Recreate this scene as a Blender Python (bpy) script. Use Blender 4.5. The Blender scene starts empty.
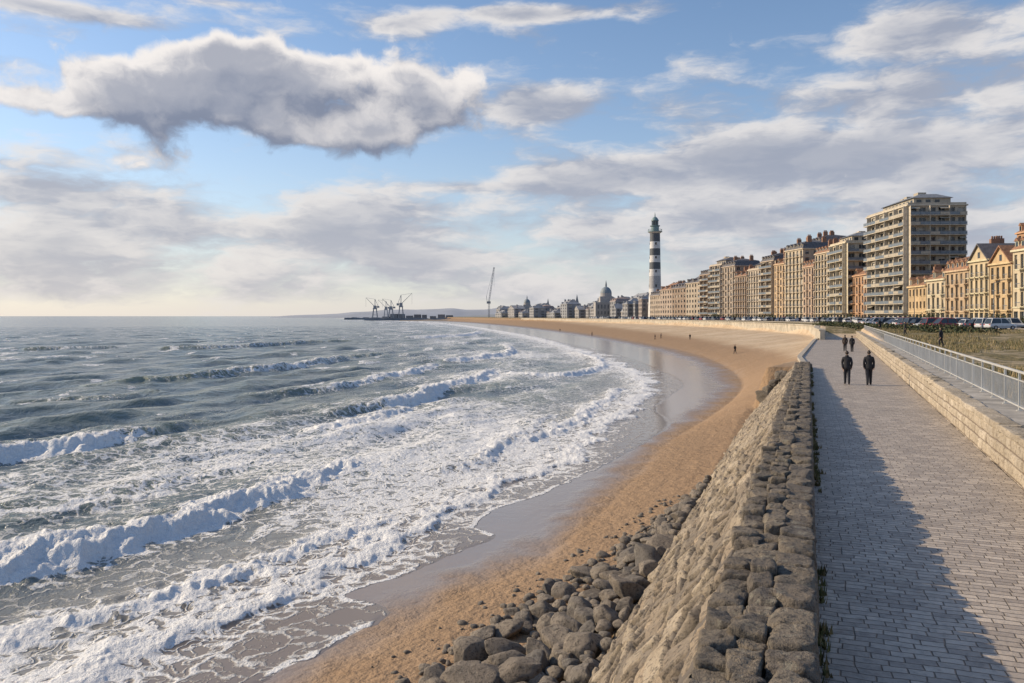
import bpy, bmesh, math, random, time
import numpy as np
from mathutils import Vector, Matrix
T0=time.time()
random.seed(7); rng=np.random.default_rng(11)
scene=bpy.context.scene
COL=scene.collection
# ---------------------------------------------------------------- survey constants
F=796.0; CU,CV=512.0,316.0; HC=8.5          # focal, principal, eye height above sea (m)
YAW=math.atan(297/796.0)                    # heading of promenade, right of +Y
DX,DY=math.sin(YAW),math.cos(YAW)
PZ=4.8                                      # promenade level
def W(u,Y): return ((u-CU)/F*Y,Y)
def G(u,v,z=0.0):
    Y=F*(HC-z)/(v-CV); return ((u-CU)/F*Y,Y)
def tl(x,y): return x*DX+y*DY, x*DY-y*DX    # -> t,lat
def TL(t,lat): return (t*DX+lat*DY, t*DY-lat*DX)
def Rw(t): return 3.76+0.026*t
def ss(x,a,b):
    k=np.clip((x-a)/(b-a),0,1); return k*k*(3-2*k)
# ---------------------------------------------------------------- numpy noise
def h2(i,j,s=0):
    i=np.asarray(i).astype(np.int64); j=np.asarray(j).astype(np.int64)
    n=(i*374761393+j*668265263+s*974634777)&0xffffffff
    n=((n^(n>>13))*1274126177)&0xffffffff
    n=((n^(n>>15))*668265263)&0xffffffff
    return ((n^(n>>16))&0xffff)/65535.0
def vn(x,y,s=0):
    xi=np.floor(x);yi=np.floor(y);fx=x-xi;fy=y-yi
    fx=fx*fx*(3-2*fx);fy=fy*fy*(3-2*fy)
    a=h2(xi,yi,s);b=h2(xi+1,yi,s);c=h2(xi,yi+1,s);d=h2(xi+1,yi+1,s)
    return a+(b-a)*fx+(c-a)*fy+(a-b-c+d)*fx*fy
def fbm(x,y,s=0,o=4,g=0.5):
    t=0;a=1;n=0
    for k in range(o):
        t=t+a*vn(x*2**k+17.3*k,y*2**k-9.1*k,s+k);n+=a;a*=g
    return t/n
def billow(x,y,s=0,o=3):
    t=0;a=1;n=0
    for k in range(o):
        t=t+a*(1-np.abs(2*vn(x*2.1**k+5.3*k,y*2.1**k-3.1*k,s+k)-1));n+=a;a*=.55
    return t/n
def catmull(P,k=4):
    P=np.array(P,float);Q=np.vstack([2*P[0]-P[1],P,2*P[-1]-P[-2]]);o=[]
    for i in range(1,len(Q)-2):
        for j in range(k):
            t=j/k
            o.append(0.5*((2*Q[i])+(-Q[i-1]+Q[i+1])*t+(2*Q[i-1]-5*Q[i]+4*Q[i+1]-Q[i+2])*t*t+(-Q[i-1]+3*Q[i]-3*Q[i+1]+Q[i+2])*t**3))
    o.append(Q[-2]);return np.array(o)
def sdist(x,y,P,vals=None):
    x=x.astype(np.float32);y=y.astype(np.float32)
    best=np.full(x.shape,1e18,np.float32);sg=np.ones(x.shape,np.float32);pv=np.zeros(x.shape,np.float32)
    for i in range(len(P)-1):
        ax,ay=P[i];bx,by=P[i+1];dx,dy=bx-ax,by-ay;L2=dx*dx+dy*dy+1e-9
        wx=x-np.float32(ax);wy=y-np.float32(ay)
        t=np.clip((wx*np.float32(dx)+wy*np.float32(dy))/np.float32(L2),0,1)
        ex=wx-t*np.float32(dx);ey=wy-t*np.float32(dy);d=ex*ex+ey*ey
        m=d<best
        best=np.where(m,d,best);sg=np.where(m,np.where(dx*wy-dy*wx>0,-1,1),sg);pv=np.where(m,i+t,pv)
    return np.sqrt(best)*sg,pv
# ---------------------------------------------------------------- coast lines (plan, metres)
Sl=[(-12,0),(-6.5,12)]+[G(*p) for p in [(340,683),(455,610),(545,565),(612,510),(665,450),(712,420),(738,398),(742,383),(722,366),(690,354),(640,343),(580,333),(520,326),(470,322)]]+[(-200,1700)]
El=[(-20,0),(-14,12)]+[G(*p) for p in [(90,683),(200,632),(310,578),(400,540),(475,500),(525,480),(575,455),(610,425),(645,395),(650,385),(635,372),(600,358),(560,345),(510,333),(460,325)]]+[(-120,1100),(-290,1700)]
Fl=[(-15,0),(-8.5,12)]+[G(*p) for p in [(250,700),(330,655),(384,628),(372,608),(345,598),(400,580),(470,552),(497,540),(474,527),(495,512),(545,495),(600,470),(650,442),(672,425),(655,410),(670,397),(684,384),(662,371),(625,357),(580,346),(520,334),(465,325.5)]]+[(-100,1100),(-270,1700)]
Kl=[(-7.6,-7.8),(16.8,57.8),(27,75.3),(34.7,93.8),(46.4,121.4),(57,150),(70,185),(75,220),(80,270),(82,340),(78,420),(66,520),(45,650),(10,850),(-40,1100),(-150,1700)]
Sl=catmull(Sl,3);El=catmull(El,3);Fl=catmull(Fl,4);Kl=np.array(Kl)
def terrain(x,y,full=False):
    dS,_=sdist(x,y,Sl);dE,_=sdist(x,y,El);dK,_=sdist(x,y,Kl)
    t,lat=tl(x,y)
    zK=1.0+2.9*ss(y,48,85)
    z=np.where(dE<0,np.maximum(0.05*dE,-6),0.3*dE/(dE-np.minimum(dS,-1e-3)))
    fr=np.clip(dS/(dS+np.maximum(-dK,0)+1e-3),0,1)
    z=np.where(dS>0,0.3+(zK-0.3)*fr**0.85,z)
    und=(fbm(x*0.35,y*0.35,3,3)-.5)*0.16+(fbm(x*1.7,y*1.7,9,3)-.5)*0.09
    z=z+und*ss(dS,0,4)
    zb=z
    R=Rw(t)
    zP=5.75+0.65*np.maximum(ss(y,60,130),ss(lat,16,28))
    zP=zP+(fbm(x*0.12,y*0.12,5,3)-.5)*0.6*ss(lat,8,12)*(1-ss(y,110,135))
    zL=4.7+(zP-4.7)*np.maximum(ss(lat-R,0.2,1.3),ss(t,146,165))
    a=np.where(t<62,2.2,0.0);b=np.where(t<62,4.2,1.2)
    k=np.clip((dK-a)/(b-a),0,1);k=k*k*(3-2*k);k=np.where(dK<=a,0,k)
    z=zb+(zL-zb)*k
    if full: return z,dS,dE,dK,t,lat
    return z
# ---------------------------------------------------------------- material helpers
class NT:
    def __init__(s,nt): s.nt=nt;s.n=nt.nodes;s.l=nt.links
    def add(s,t,**k):
        n=s.n.new(t)
        for a,b in k.items(): setattr(n,a,b)
        return n
    def put(s,sock,v):
        if isinstance(v,bpy.types.NodeSocket): s.l.new(v,sock)
        elif v is not None:
            if isinstance(v,(tuple,list)) and len(v)==3 and sock.type=='RGBA': v=(*v,1)
            sock.default_value=v
    def m(s,op,a,b=None,c=None,clamp=False):
        n=s.add('ShaderNodeMath',operation=op,use_clamp=clamp)
        for i,v in enumerate((a,b,c)):
            if v is not None:s.put(n.inputs[i],v)
        return n.outputs[0]
    def vm(s,op,a,b=None,scale=None):
        n=s.add('ShaderNodeVectorMath',operation=op)
        s.put(n.inputs[0],a)
        if b is not None:s.put(n.inputs[1],b)
        if scale is not None:s.put(n.inputs['Scale'],scale)
        return n.outputs['Value'] if op in('DOT_PRODUCT','LENGTH') else n.outputs[0]
    def mr(s,v,a,b,c=0.0,d=1.0,smooth=True):
        n=s.add('ShaderNodeMapRange');n.interpolation_type='SMOOTHSTEP' if smooth else 'LINEAR'
        for i,q in enumerate((v,a,b,c,d)): s.put(n.inputs[i],q)
        return n.outputs[0]
    def mix(s,f,a,b,bt='MIX'):
        n=s.add('ShaderNodeMix',data_type='RGBA',blend_type=bt)
        s.put(n.inputs[0],f);s.put(n.inputs[6],a);s.put(n.inputs[7],b);return n.outputs[2]
    def noise(s,vec,scale,detail=4,rough=.55,dist=0.0,dim='3D'):
        n=s.add('ShaderNodeTexNoise',noise_dimensions=dim);s.put(n.inputs['Vector'],vec);s.put(n.inputs['Scale'],scale)
        s.put(n.inputs['Detail'],detail);s.put(n.inputs['Roughness'],rough);s.put(n.inputs['Distortion'],dist);return n.outputs[0]
    def vor(s,vec,scale,feat='F1',out='Distance',dim='3D'):
        n=s.add('ShaderNodeTexVoronoi',feature=feat,voronoi_dimensions=dim);s.put(n.inputs['Vector'],vec);s.put(n.inputs['Scale'],scale);return n.outputs[out]
    def attr(s,name):
        return s.add('ShaderNodeAttribute',attribute_name=name).outputs['Fac']
    def bump(s,h,dist,strength=1.0,normal=None):
        n=s.add('ShaderNodeBump');s.put(n.inputs['Height'],h);s.put(n.inputs['Distance'],dist);s.put(n.inputs['Strength'],strength)
        if normal is not None:s.put(n.inputs['Normal'],normal)
        return n.outputs[0]
def newmat(name):
    m=bpy.data.materials.new(name);m.use_nodes=True
    q=NT(m.node_tree);b=q.n['Principled BSDF'];return m,q,b
_mc={}
def simple(name,col,rough=.7,metal=0.,var=.15,scale=1.2,bump=0.0):
    key=(name,col,rough)
    if key in _mc:return _mc[key]
    m,q,b=newmat(name)
    pos=q.add('ShaderNodeNewGeometry').outputs['Position']
    n=q.noise(pos,scale,3,.6)
    lo=tuple(c*(1-var) for c in col);hi=tuple(min(1,c*(1+var)) for c in col)
    q.put(b.inputs['Base Color'],q.mix(q.mr(n,.3,.7),lo,hi))
    b.inputs['Roughness'].default_value=rough;b.inputs['Metallic'].default_value=metal
    if bump>0:q.put(b.inputs['Normal'],q.bump(q.noise(pos,scale*6,3),bump))
    _mc[key]=m;return m
# ---------------------------------------------------------------- mesh helpers
def link(name,me,parent=None):
    o=bpy.data.objects.new(name,me);COL.objects.link(o)
    if parent:o.parent=parent
    return o
def empty(name,loc=(0,0,0)):
    o=bpy.data.objects.new(name,None);o.location=loc;COL.objects.link(o);return o
def np_mesh(name,V,Fq,mats,smooth=True,attrs=None,parent=None,mi=None):
    me=bpy.data.meshes.new(name);V=np.asarray(V,np.float32);Fq=np.asarray(Fq,np.int32);k=Fq.shape[1]
    me.vertices.add(len(V));me.vertices.foreach_set('co',V.ravel())
    me.loops.add(Fq.size);me.loops.foreach_set('vertex_index',Fq.ravel())
    me.polygons.add(len(Fq));me.polygons.foreach_set('loop_start',np.arange(0,Fq.size,k,dtype=np.int32))
    me.polygons.foreach_set('loop_total',np.full(len(Fq),k,np.int32))
    me.polygons.foreach_set('use_smooth',np.full(len(Fq),smooth,bool))
    if mi is not None: me.polygons.foreach_set('material_index',np.asarray(mi,np.int32))
    for a,val in (attrs or {}).items():
        at=me.attributes.new(a,'FLOAT','POINT');at.data.foreach_set('value',np.asarray(val,np.float32).ravel())
    me.update(calc_edges=True)
    for m in mats: me.materials.append(m)
    return link(name,me,parent)
def gridfaces(nr,nc):
    i=np.arange(nr-1)[:,None]*nc+np.arange(nc-1)[None,:]
    return np.stack([i,i+1,i+nc+1,i+nc],-1).reshape(-1,4)
class MB:
    def __init__(s): s.v=[];s.f=[];s.mi=[]
    def poly(s,pts,m=0):
        i=len(s.v);s.v+= [tuple(p) for p in pts];s.f.append(tuple(range(i,i+len(pts))));s.mi.append(m)
    def hexa(s,p,m=0): # 8 pts: bottom 4, top 4
        i=len(s.v);s.v+=[tuple(q) for q in p]
        for f in((0,3,2,1),(4,5,6,7),(0,1,5,4),(1,2,6,5),(2,3,7,6),(3,0,4,7)):
            s.f.append(tuple(i+k for k in f));s.mi.append(m)
    def box(s,x0,x1,y0,y1,z0,z1,m=0):
        s.hexa([(x0,y0,z0),(x1,y0,z0),(x1,y1,z0),(x0,y1,z0),(x0,y0,z1),(x1,y0,z1),(x1,y1,z1),(x0,y1,z1)],m)
    def beam(s,p,q,w,m=0,w2=None):
        p=Vector(p);q=Vector(q);d=(q-p).normalized();up=Vector((0,0,1)) if abs(d.z)<.95 else Vector((1,0,0))
        a=d.cross(up).normalized()*w/2;b=d.cross(a).normalized()*w/2;k=(w2/w if w2 else 1)
        s.hexa([p-a-b,p+a-b,p+a+b,p-a+b,q-(a+b)*k,q+(a-b)*k,q+(a+b)*k,q-(a-b)*k],m)
    def ring(s,cx,cy,prof,n=24,mats=None):
        i0=len(s.v)
        for r,z in prof:
            for k in range(n):
                a=2*math.pi*k/n;s.v.append((cx+r*math.cos(a),cy+r*math.sin(a),z))
        for j in range(len(prof)-1):
            for k in range(n):
                a=i0+j*n+k;b=i0+j*n+(k+1)%n
                s.f.append((a,b,b+n,a+n));s.mi.append(mats[j] if mats else 0)
    def obj(s,name,mats,parent=None,smooth=False):
        me=bpy.data.meshes.new(name);me.from_pydata(s.v,[],s.f)
        for m in mats:me.materials.append(m)
        me.polygons.foreach_set('material_index',s.mi)
        if smooth:me.polygons.foreach_set('use_smooth',[True]*len(s.f))
        me.update();return link(name,me,parent)
# ================================================================ SUN + WORLD
SAZ,SEL=math.radians(-74),math.radians(27)
sv=Vector((math.sin(SAZ)*math.cos(SEL),math.cos(SAZ)*math.cos(SEL),math.sin(SEL)))
ld=bpy.data.lights.new('sun','SUN');ld.energy=5.0;ld.angle=math.radians(.6);ld.color=(1,.80,.55)
lo=bpy.data.objects.new('sun',ld);COL.objects.link(lo);lo.rotation_euler=(-sv).to_track_quat('-Z','Y').to_euler();lo.location=(-60,20,60)
world=bpy.data.worlds.new('World');scene.world=world;world.use_nodes=True
q=NT(world.node_tree);bg=q.n['Background'];bg.inputs['Strength'].default_value=0.13
def blobdir(u,v,wu,wv):
    az=math.atan((u-CU)/F);el=math.atan((CV-v)/math.hypot(F,u-CU));return az,el,wu/F,wv/F
CUM=[(260,98,150,40,1.15),(130,80,70,32,.9),(350,105,90,42,1.15),(418,100,44,34,.95),(240,58,60,20,.8),(10,98,60,12,.75),(135,160,52,14,.75)]
STR=[(540,13,120,9,.9),(60,10,90,8,.8),(240,4,60,7,.6),(405,26,50,14,.75),(930,30,200,24,.75),(545,105,62,20,1.0),(890,92,210,20,.7),(860,150,240,36,1.1),(640,176,150,22,.8),(60,190,190,18,.75),(220,232,240,20,.9),(460,188,90,8,.6),(720,222,280,24,.9),(450,262,260,14,.75),(-20,60,90,14,.6)]
def mkgroup(name,fn):
    g=bpy.data.node_groups.new(name,'ShaderNodeTree')
    g.interface.new_socket('P',in_out='INPUT',socket_type='NodeSocketVector')
    g.interface.new_socket('D',in_out='OUTPUT',socket_type='NodeSocketFloat')
    gq=NT(g);gi=gq.add('NodeGroupInput');go=gq.add('NodeGroupOutput');gq.put(go.inputs[0],fn(gq,gi.outputs[0]));return g
def blobs(gq,P,lst):
    tot=None
    for b in lst:
        az,el,wa,we=blobdir(*b[:4])
        d=gq.vm('MULTIPLY',gq.vm('SUBTRACT',P,(az,el,0)),(1/wa,1/we,0))
        e=gq.m('MULTIPLY',gq.m('POWER',2.718,gq.m('MULTIPLY',gq.vm('DOT_PRODUCT',d,d),-1.0)),b[4])
        tot=e if tot is None else gq.m('ADD',tot,e)
    return gq.m('MINIMUM',tot,1.3)
def cumf(gq,P):
    pc=gq.vm('MULTIPLY',P,(1,1.25,1))
    warp=gq.add('ShaderNodeTexNoise',noise_dimensions='2D');gq.put(warp.inputs['Vector'],pc);gq.put(warp.inputs['Scale'],18.0);gq.put(warp.inputs['Detail'],4.0)
    pw=gq.vm('ADD',pc,gq.vm('SCALE',gq.vm('SUBTRACT',warp.outputs['Color'],(.5,.5,.5)),scale=0.05))
    n=gq.noise(pw,8.0,8,.58,dim='2D')
    v1=gq.vor(pw,22.0,'SMOOTH_F1',dim='2D')
    s=gq.m('ADD',gq.m('SUBTRACT',blobs(gq,P,CUM),.56),gq.m('MULTIPLY',gq.m('SUBTRACT',n,.5),2.0))
    return gq.m('ADD',s,gq.m('MULTIPLY',gq.m('SUBTRACT',.40,v1),.50))
GC=mkgroup('cumulus_density',cumf)
tc=q.add('ShaderNodeTexCoord').outputs['Generated']
sx=q.add('ShaderNodeSeparateXYZ');q.put(sx.inputs[0],tc)
az=q.m('ARCTAN2',sx.outputs[0],sx.outputs[1]);el=q.m('ARCSINE',sx.outputs[2])
cb=q.add('ShaderNodeCombineXYZ');q.put(cb.inputs[0],az);q.put(cb.inputs[1],el);Pq=cb.outputs[0]
def cg(v):
    n=q.add('ShaderNodeGroup');n.node_tree=GC;q.put(n.inputs[0],v);return n.outputs[0]
c0=cg(Pq);c1=cg(q.vm('ADD',Pq,(-.012,.026,0)))
sky=q.add('ShaderNodeTexSky',sky_type='NISHITA');sky.sun_disc=False;sky.sun_elevation=SEL;sky.sun_rotation=SAZ%(2*math.pi)
sky.air_density=1.0;sky.dust_density=.5;sky.ozone_density=2.2
skc=q.mix(1.0,sky.outputs[0],(1.03,1.10,1.16),'MULTIPLY')
elp=q.m('MAXIMUM',el,0.0)
hz=q.m('POWER',2.718,q.m('MULTIPLY',elp,-8.5))
left=q.mr(az,-.75,.5)
hcol=q.mix(left,(6.7,6.05,5.5),(4.9,4.85,5.2))
col=q.mix(q.m('MULTIPLY',hz,.85),skc,hcol)
ps=q.vm('ADD',q.vm('MULTIPLY',Pq,(1,3.1,1)),(3.1,1.7,0))
wz=q.add('ShaderNodeTexNoise',noise_dimensions='2D');q.put(wz.inputs['Vector'],ps);q.put(wz.inputs['Scale'],12.0);q.put(wz.inputs['Detail'],3.0)
ws=q.vm('SCALE',q.vm('SUBTRACT',wz.outputs['Color'],(.5,.5,.5)),scale=.045)
psw=q.vm('ADD',ps,ws)
n2=q.noise(psw,6.0,8,.60,dim='2D')
n3=q.noise(q.vm('ADD',psw,(-.02,.06,0)),6.0,5,.55,dim='2D')
band=q.m('MULTIPLY',q.mr(el,.0,.03),q.mr(el,.12,.20,1.0,0.0));band=q.m('ADD',q.m('MULTIPLY',band,.52),.14)
dS_=q.m('ADD',q.m('SUBTRACT',q.m('MAXIMUM',blobs(q,Pq,STR),band),.42),q.m('MULTIPLY',q.m('SUBTRACT',n2,.49),2.1))
aS=q.mr(dS_,-.22,.42);litS=q.mr(q.m('SUBTRACT',n2,n3),-.14,.15)
colS=q.mix(litS,(2.7,2.95,3.65),(6.2,5.95,5.8));colS=q.mix(q.mr(dS_,.3,1.0,0,.8),colS,(2.45,2.7,3.4))
colS=q.mix(q.m('MULTIPLY',hz,.5),colS,hcol)
col=q.mix(q.m('MULTIPLY',aS,.92),col,colS)
aC=q.mr(c0,-.06,.34);litC=q.mr(q.m('SUBTRACT',c0,c1),-.55,.60)
colC=q.mix(litC,(1.75,2.0,2.7),(7.2,6.8,6.5));colC=q.mix(q.mr(c0,.34,1.0,0,.78),colC,(2.15,2.4,3.1))
col=q.mix(q.m('MULTIPLY',aC,.97),col,colC)
q.put(bg.inputs['Color'],col)
# ================================================================ GROUND MATERIAL
def mat_ground():
    m,q,b=newmat('sand_and_turf')
    pos=q.add('ShaderNodeNewGeometry').outputs['Position']
    wet=q.attr('wet');damp=q.attr('damp');turf=q.attr('turf')
    n=q.noise(pos,.5,4,.6);nf=q.noise(pos,7,4,.65);nL=q.noise(pos,.07,4,.6)
    dry=q.mix(q.mr(n,.3,.7),(.44,.335,.225),(.58,.455,.32))
    dry=q.mix(q.mr(nf,.42,.75,0,.6),dry,(.32,.225,.145))
    dry=q.mix(q.mr(nL,.45,.65,0,.5),dry,(.64,.53,.39))
    dmp=q.mix(n,(.28,.185,.11),(.37,.255,.16));dmp=q.mix(q.mr(nf,.5,.75,0,.5),dmp,(.20,.13,.075))
    wc=q.mix(n,(.20,.16,.135),(.26,.205,.17))
    c=q.mix(q.mr(q.m('ADD',damp,q.m('MULTIPLY',q.m('SUBTRACT',n,.5),.7)),.25,.75),dry,dmp)
    wf=q.mr(q.m('ADD',wet,q.m('MULTIPLY',q.m('SUBTRACT',n,.5),.7)),.10,.90)
    c=q.mix(wf,c,wc)
    tf=q.mix(q.mr(q.noise(pos,3,4),.35,.65),(.095,.09,.04),(.25,.195,.10))
    tf=q.mix(q.mr(n,.48,.62),tf,(.36,.295,.20))
    c=q.mix(q.mr(turf,.4,.6),c,tf)
    q.put(b.inputs['Base Color'],c)
    q.put(b.inputs['Roughness'],q.m('SUBTRACT',.92,q.m('MULTIPLY',wf,.78)))
    q.put(b.inputs['Specular IOR Level'],q.m('ADD',.25,q.m('MULTIPLY',wf,.7)))
    amp=q.m('SUBTRACT',1.0,q.m('MULTIPLY',wf,.95))
    hh=q.m('ADD',q.m('MULTIPLY',q.noise(pos,2.2,4,.6),1.0),q.m('MULTIPLY',nf,.35))
    q.put(b.inputs['Normal'],q.bump(q.m('MULTIPLY',hh,amp),.20))
    return m
def azcols(lim,step,outer=90,nout=30):
    a=np.arange(-lim,lim+1e-6,step);return np.radians(np.concatenate([np.linspace(-outer,-lim,nout,endpoint=False),a,np.linspace(lim,outer,nout+1)[1:]]))
A=azcols(37,.12);Rr=5*np.exp(np.arange(0,math.log(1700/5),.0088))
AA,RR=np.meshgrid(A,Rr);X=(np.sin(AA)*RR).ravel();Y=(np.cos(AA)*RR).ravel()
z,dS,dE,dK,t,lat=terrain(X,Y,True)
sc=1+np.maximum(Y,0)*.03
wob=(fbm(X*.25,Y*.12,401,3)-.5)*2.2
wet=1-ss(dS+wob,-1.6*sc,.8*sc);damp=1-ss(dS+wob,1.5,3.2*sc)
damp=np.maximum(damp,0.85*(1-ss(Y,50,85))*(dS>0))
turf=ss(lat-Rw(t),1.1,2.0)*(dK>3)
turf=np.maximum(turf,ss(t,148,160)*(dK>2))
fc=gridfaces(len(Rr),len(A))
keep=(dE[fc[:,0]]>-60)
np_mesh('ground',np.stack([X,Y,z],1),fc[keep],[mat_ground()],True,{'wet':wet,'damp':damp,'turf':turf})
print('ground',time.time()-T0)
# ================================================================ SEA
def mat_sea():
    m,q,b=newmat('sea_water')
    pos=q.add('ShaderNodeNewGeometry').outputs['Position']
    foam=q.attr('foam');crest=q.attr('crest');depth=q.attr('depth')
    p2=q.vm('MULTIPLY',pos,(1,1,0))
    wn=q.add('ShaderNodeTexNoise',noise_dimensions='2D');q.put(wn.inputs['Vector'],p2);q.put(wn.inputs['Scale'],.9);q.put(wn.inputs['Detail'],3.0)
    pw=q.vm('ADD',p2,q.vm('SCALE',q.vm('SUBTRACT',wn.outputs['Color'],(.5,.5,.5)),scale=2.1))
    l1=q.mr(q.vor(pw,.8,'DISTANCE_TO_EDGE',dim='2D'),0,.30,1,0);l2=q.mr(q.vor(pw,2.3,'DISTANCE_TO_EDGE',dim='2D'),0,.35,1,0)
    nn=q.noise(p2,3.6,5,.70,dim='2D')
    L=q.m('ADD',q.m('MULTIPLY',q.m('MAXIMUM',l1,q.m('MULTIPLY',l2,.75)),.55),q.m('MULTIPLY',nn,.5))
    th=q.m('SUBTRACT',1.02,foam)
    fm=q.mr(L,q.m('SUBTRACT',th,.13),q.m('ADD',th,.18))
    fm=q.m('MAXIMUM',fm,q.mr(foam,.85,1.0))
    fm=q.m('MULTIPLY',fm,q.mr(foam,.02,.12))
    deep=q.mix(crest,(.118,.146,.145),(.26,.265,.155))
    surf=q.mix(q.mr(depth,.2,1.0),(.24,.225,.19),deep)
    film=q.mix(q.mr(depth,0,.2),(.20,.165,.14),surf)
    fc=q.mix(nn,(.70,.71,.72),(.92,.92,.90))
    q.put(b.inputs['Base Color'],q.mix(fm,film,fc))
    q.put(b.inputs['Roughness'],q.m('ADD',q.m('MULTIPLY',fm,.65),.14))
    b.inputs['IOR'].default_value=1.33
    n1=q.noise(q.vm('MULTIPLY',p2,(1,.75,1)),.55,6,.60,.3,dim='2D')
    h=q.m('MULTIPLY',n1,q.m('MULTIPLY',q.mr(depth,.05,.9),.46))
    h=q.m('ADD',h,q.m('MULTIPLY',q.m('MULTIPLY',fm,nn),.15))
    q.put(b.inputs['Normal'],q.bump(h,1.0,.9))
    return m
A=azcols(36.5,.08);Rr=np.concatenate([9*np.exp(np.arange(0,math.log(700/9),.0052)),700*np.exp(np.linspace(.01,math.log(40000/700),110))])
AA,RR=np.meshgrid(A,Rr);X=(np.sin(AA)*RR).ravel();Y=(np.cos(AA)*RR).ravel();R1=RR.ravel()
dE,_=sdist(X,Y,El);dF,_=sdist(X,Y,Fl)
tz=terrain(X,Y)
hx,hy=0.90,-0.43
wx=(fbm(X*.05,Y*.05,21,3)-.5)*9;h=np.zeros_like(X)
r2=random.Random(5)
for k in range(34):
    lam=1.3*(15/1.3)**(k/33.0);an=math.atan2(hy,hx)+r2.gauss(0,.34);cx,cy=math.cos(an),math.sin(an)
    a=.0085*lam**.92;ph=r2.uniform(0,6.28)
    s=np.sin((X*cx+Y*cy+wx*(.3+.7*lam/16))*2*math.pi/lam+ph)
    att=1-ss(R1*.0056/lam,.18,.4)
    h+=a*(s+.35*s*s)*att
ch=h.copy()
h*= .15+.85*ss(-dE,1,22)
foam=np.zeros_like(X);crest=np.clip(ch*.8,0,.4)
big=fbm(X*.09+3,Y*.045,31,4);med=fbm(X*.4,Y*.2,37,4)
so=-dE/(1+np.clip(Y,0,600)*.005)
zone=ss(so,-1,2)*(1-ss(so,13,36))
near=1-ss(Y,38,60)
foam=np.maximum(foam,zone*(.29+.07*near+.95*(big-.42)+.38*(med-.5)))
whitecap=ss(fbm(X*.30+9,Y*.12,131,4),.64,.73)*ss(ch,.07,.25)*.6
foam=np.maximum(foam,whitecap)
def crestline(pts,A_,fo,w1,w2,trail):
    P=[G(p[0],p[1],.3) for p in pts];C=catmull(P,4)
    cx0,cx1=C[:,0].min()-25,C[:,0].max()+25;cy0,cy1=C[:,1].min()-25,C[:,1].max()+25
    idx=np.where((X>cx0)&(X<cx1)&(Y>cy0)&(Y<cy1))[0];x=X[idx];y=Y[idx]
    jig=(fbm(x*.35,y*.35,55,3)-.5)*2.1+(fbm(x*1.6,y*1.6,59,3)-.5)*.95
    s,pv=sdist(x,y,C);s=s+jig
    u=pv/(len(C)-1)
    fa=np.interp(u,np.linspace(0,1,len(fo)),fo);am=np.interp(u,np.linspace(0,1,len(A_)),A_)*(.65+.7*fbm(x*.25,y*.25,63,2))
    ends=ss(u,.0,.08)*(1-ss(u,.92,1.0))
    prof=np.where(s<0,np.exp(-(s/w1)**2),np.exp(-(np.maximum(s-.1,0)/w2)**2))
    bil=billow(x*1.2,y*1.2,71,4);tur=fbm(x*2.2,y*2.2,75,3)
    h[idx]=h[idx]*(1-.6*prof*ends)+am*ends*prof*(1+.3*fa*(bil-.5))+fa*ends*((bil-.55)*.34+(tur-.5)*.14)*np.exp(-((s-.4)/1.5)**2)
    f=fa*ends*np.where(s<0,np.exp(-(s/.7)**2),1-ss(s,w2*1.2,w2*2.6))
    f=f*(1.12)+(tur-.5)*.55*(f>.12)
    tr=fa*ends*trail*np.where(s<0,np.exp(s/6.0),1-ss(s,w2*1.5,w2*5))*(.8+.9*(med[idx]-.5))
    foam[idx]=np.maximum(foam[idx],np.maximum(f,tr))
    crest[idx]=np.maximum(crest[idx],ends*(1-fa*.85)*np.exp(-((s-w2*.35)/(w2*1.0))**2)*np.clip(am*1.3,0,1))
crestline([(-120,590),(0,562),(100,537),(190,515),(270,487),(330,468),(372,455)],[.50,.50,.55,.50,.42,.3],[1,1,1,1,1,1,.8],2.4,.85,.58)
crestline([(-160,462),(-60,460),(0,456),(60,449),(120,438),(165,428),(215,418)],[.75,.8,.8,.7,.45],[1,1,1,1,.55,.0,0],2.8,.85,.42)
crestline([(320,415),(360,408),(400,402),(430,392),(465,381),(500,368)],[.5,.8,.9,.85,.75,.45],[0,.2,.85,1,1,.9],2.4,.85,.48)
crestline([(60,388),(130,383),(210,376),(290,367),(350,358),(390,352)],[.5,.9,1.0,1.0,.9,.5],[0,.1,.3,.55,.3,0],3.2,1.1,.3)
crestline([(300,430),(340,425),(380,412),(420,404)],[.25,.4,.35,.25],[.9,.9,.7,.6],1.8,.7,.5)
crestline([(-60,640),(40,620),(120,600),(200,575),(260,560),(330,530),(400,505)],[.16]*4,[.7,.85,.65,.9,.7,.85,.6],1.2,.5,.58)
crestline([(-60,520),(60,505),(150,488),(230,465),(300,448)],[.15]*4,[.4,.7,.5,.6,.4],1.2,.5,.45)
crestline([(150,350),(220,348),(300,344),(360,341)],[.9,1.1,.9],[0,.4,.3,0],3.5,1.2,.3)
crestline([(440,362),(480,358),(510,352),(500,344)],[.6,.8,.6],[.7,1,1,.8],2.4,1.0,.45)
crestline([(500,372),(540,375),(580,372),(600,362),(570,350)],[.4,.45,.4],[.8,1,1,1,.8],2,.9,.5)
crestline([(400,338),(440,337),(470,335),(480,331)],[.9,1.0,.8],[.4,.9,1,.7],4,1.6,.4)
crestline([(520,440),(560,425),(600,400),(620,385)],[.22,.25,.2],[.6,.8,.8,.7],1.5,.6,.5)
crestline([(430,470),(480,455),(520,430),(545,410)],[.2,.25,.2],[.5,.7,.6,.5],1.5,.6,.5)
crestline([(0,430),(-80,436),(-200,445)][::-1],[.4,.5,.3],[.1,.2,.1],2.5,.8,.2)
crestline([(20,350),(60,349),(120,347)],[.8,.8,.6],[.1,.4,.2],3.5,1.1,.2)
crestline([(0,402),(60,399),(120,396),(160,390)],[.4,.6,.6,.4],[.0,.3,.2,.0],2.8,1.0,.2)
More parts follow.
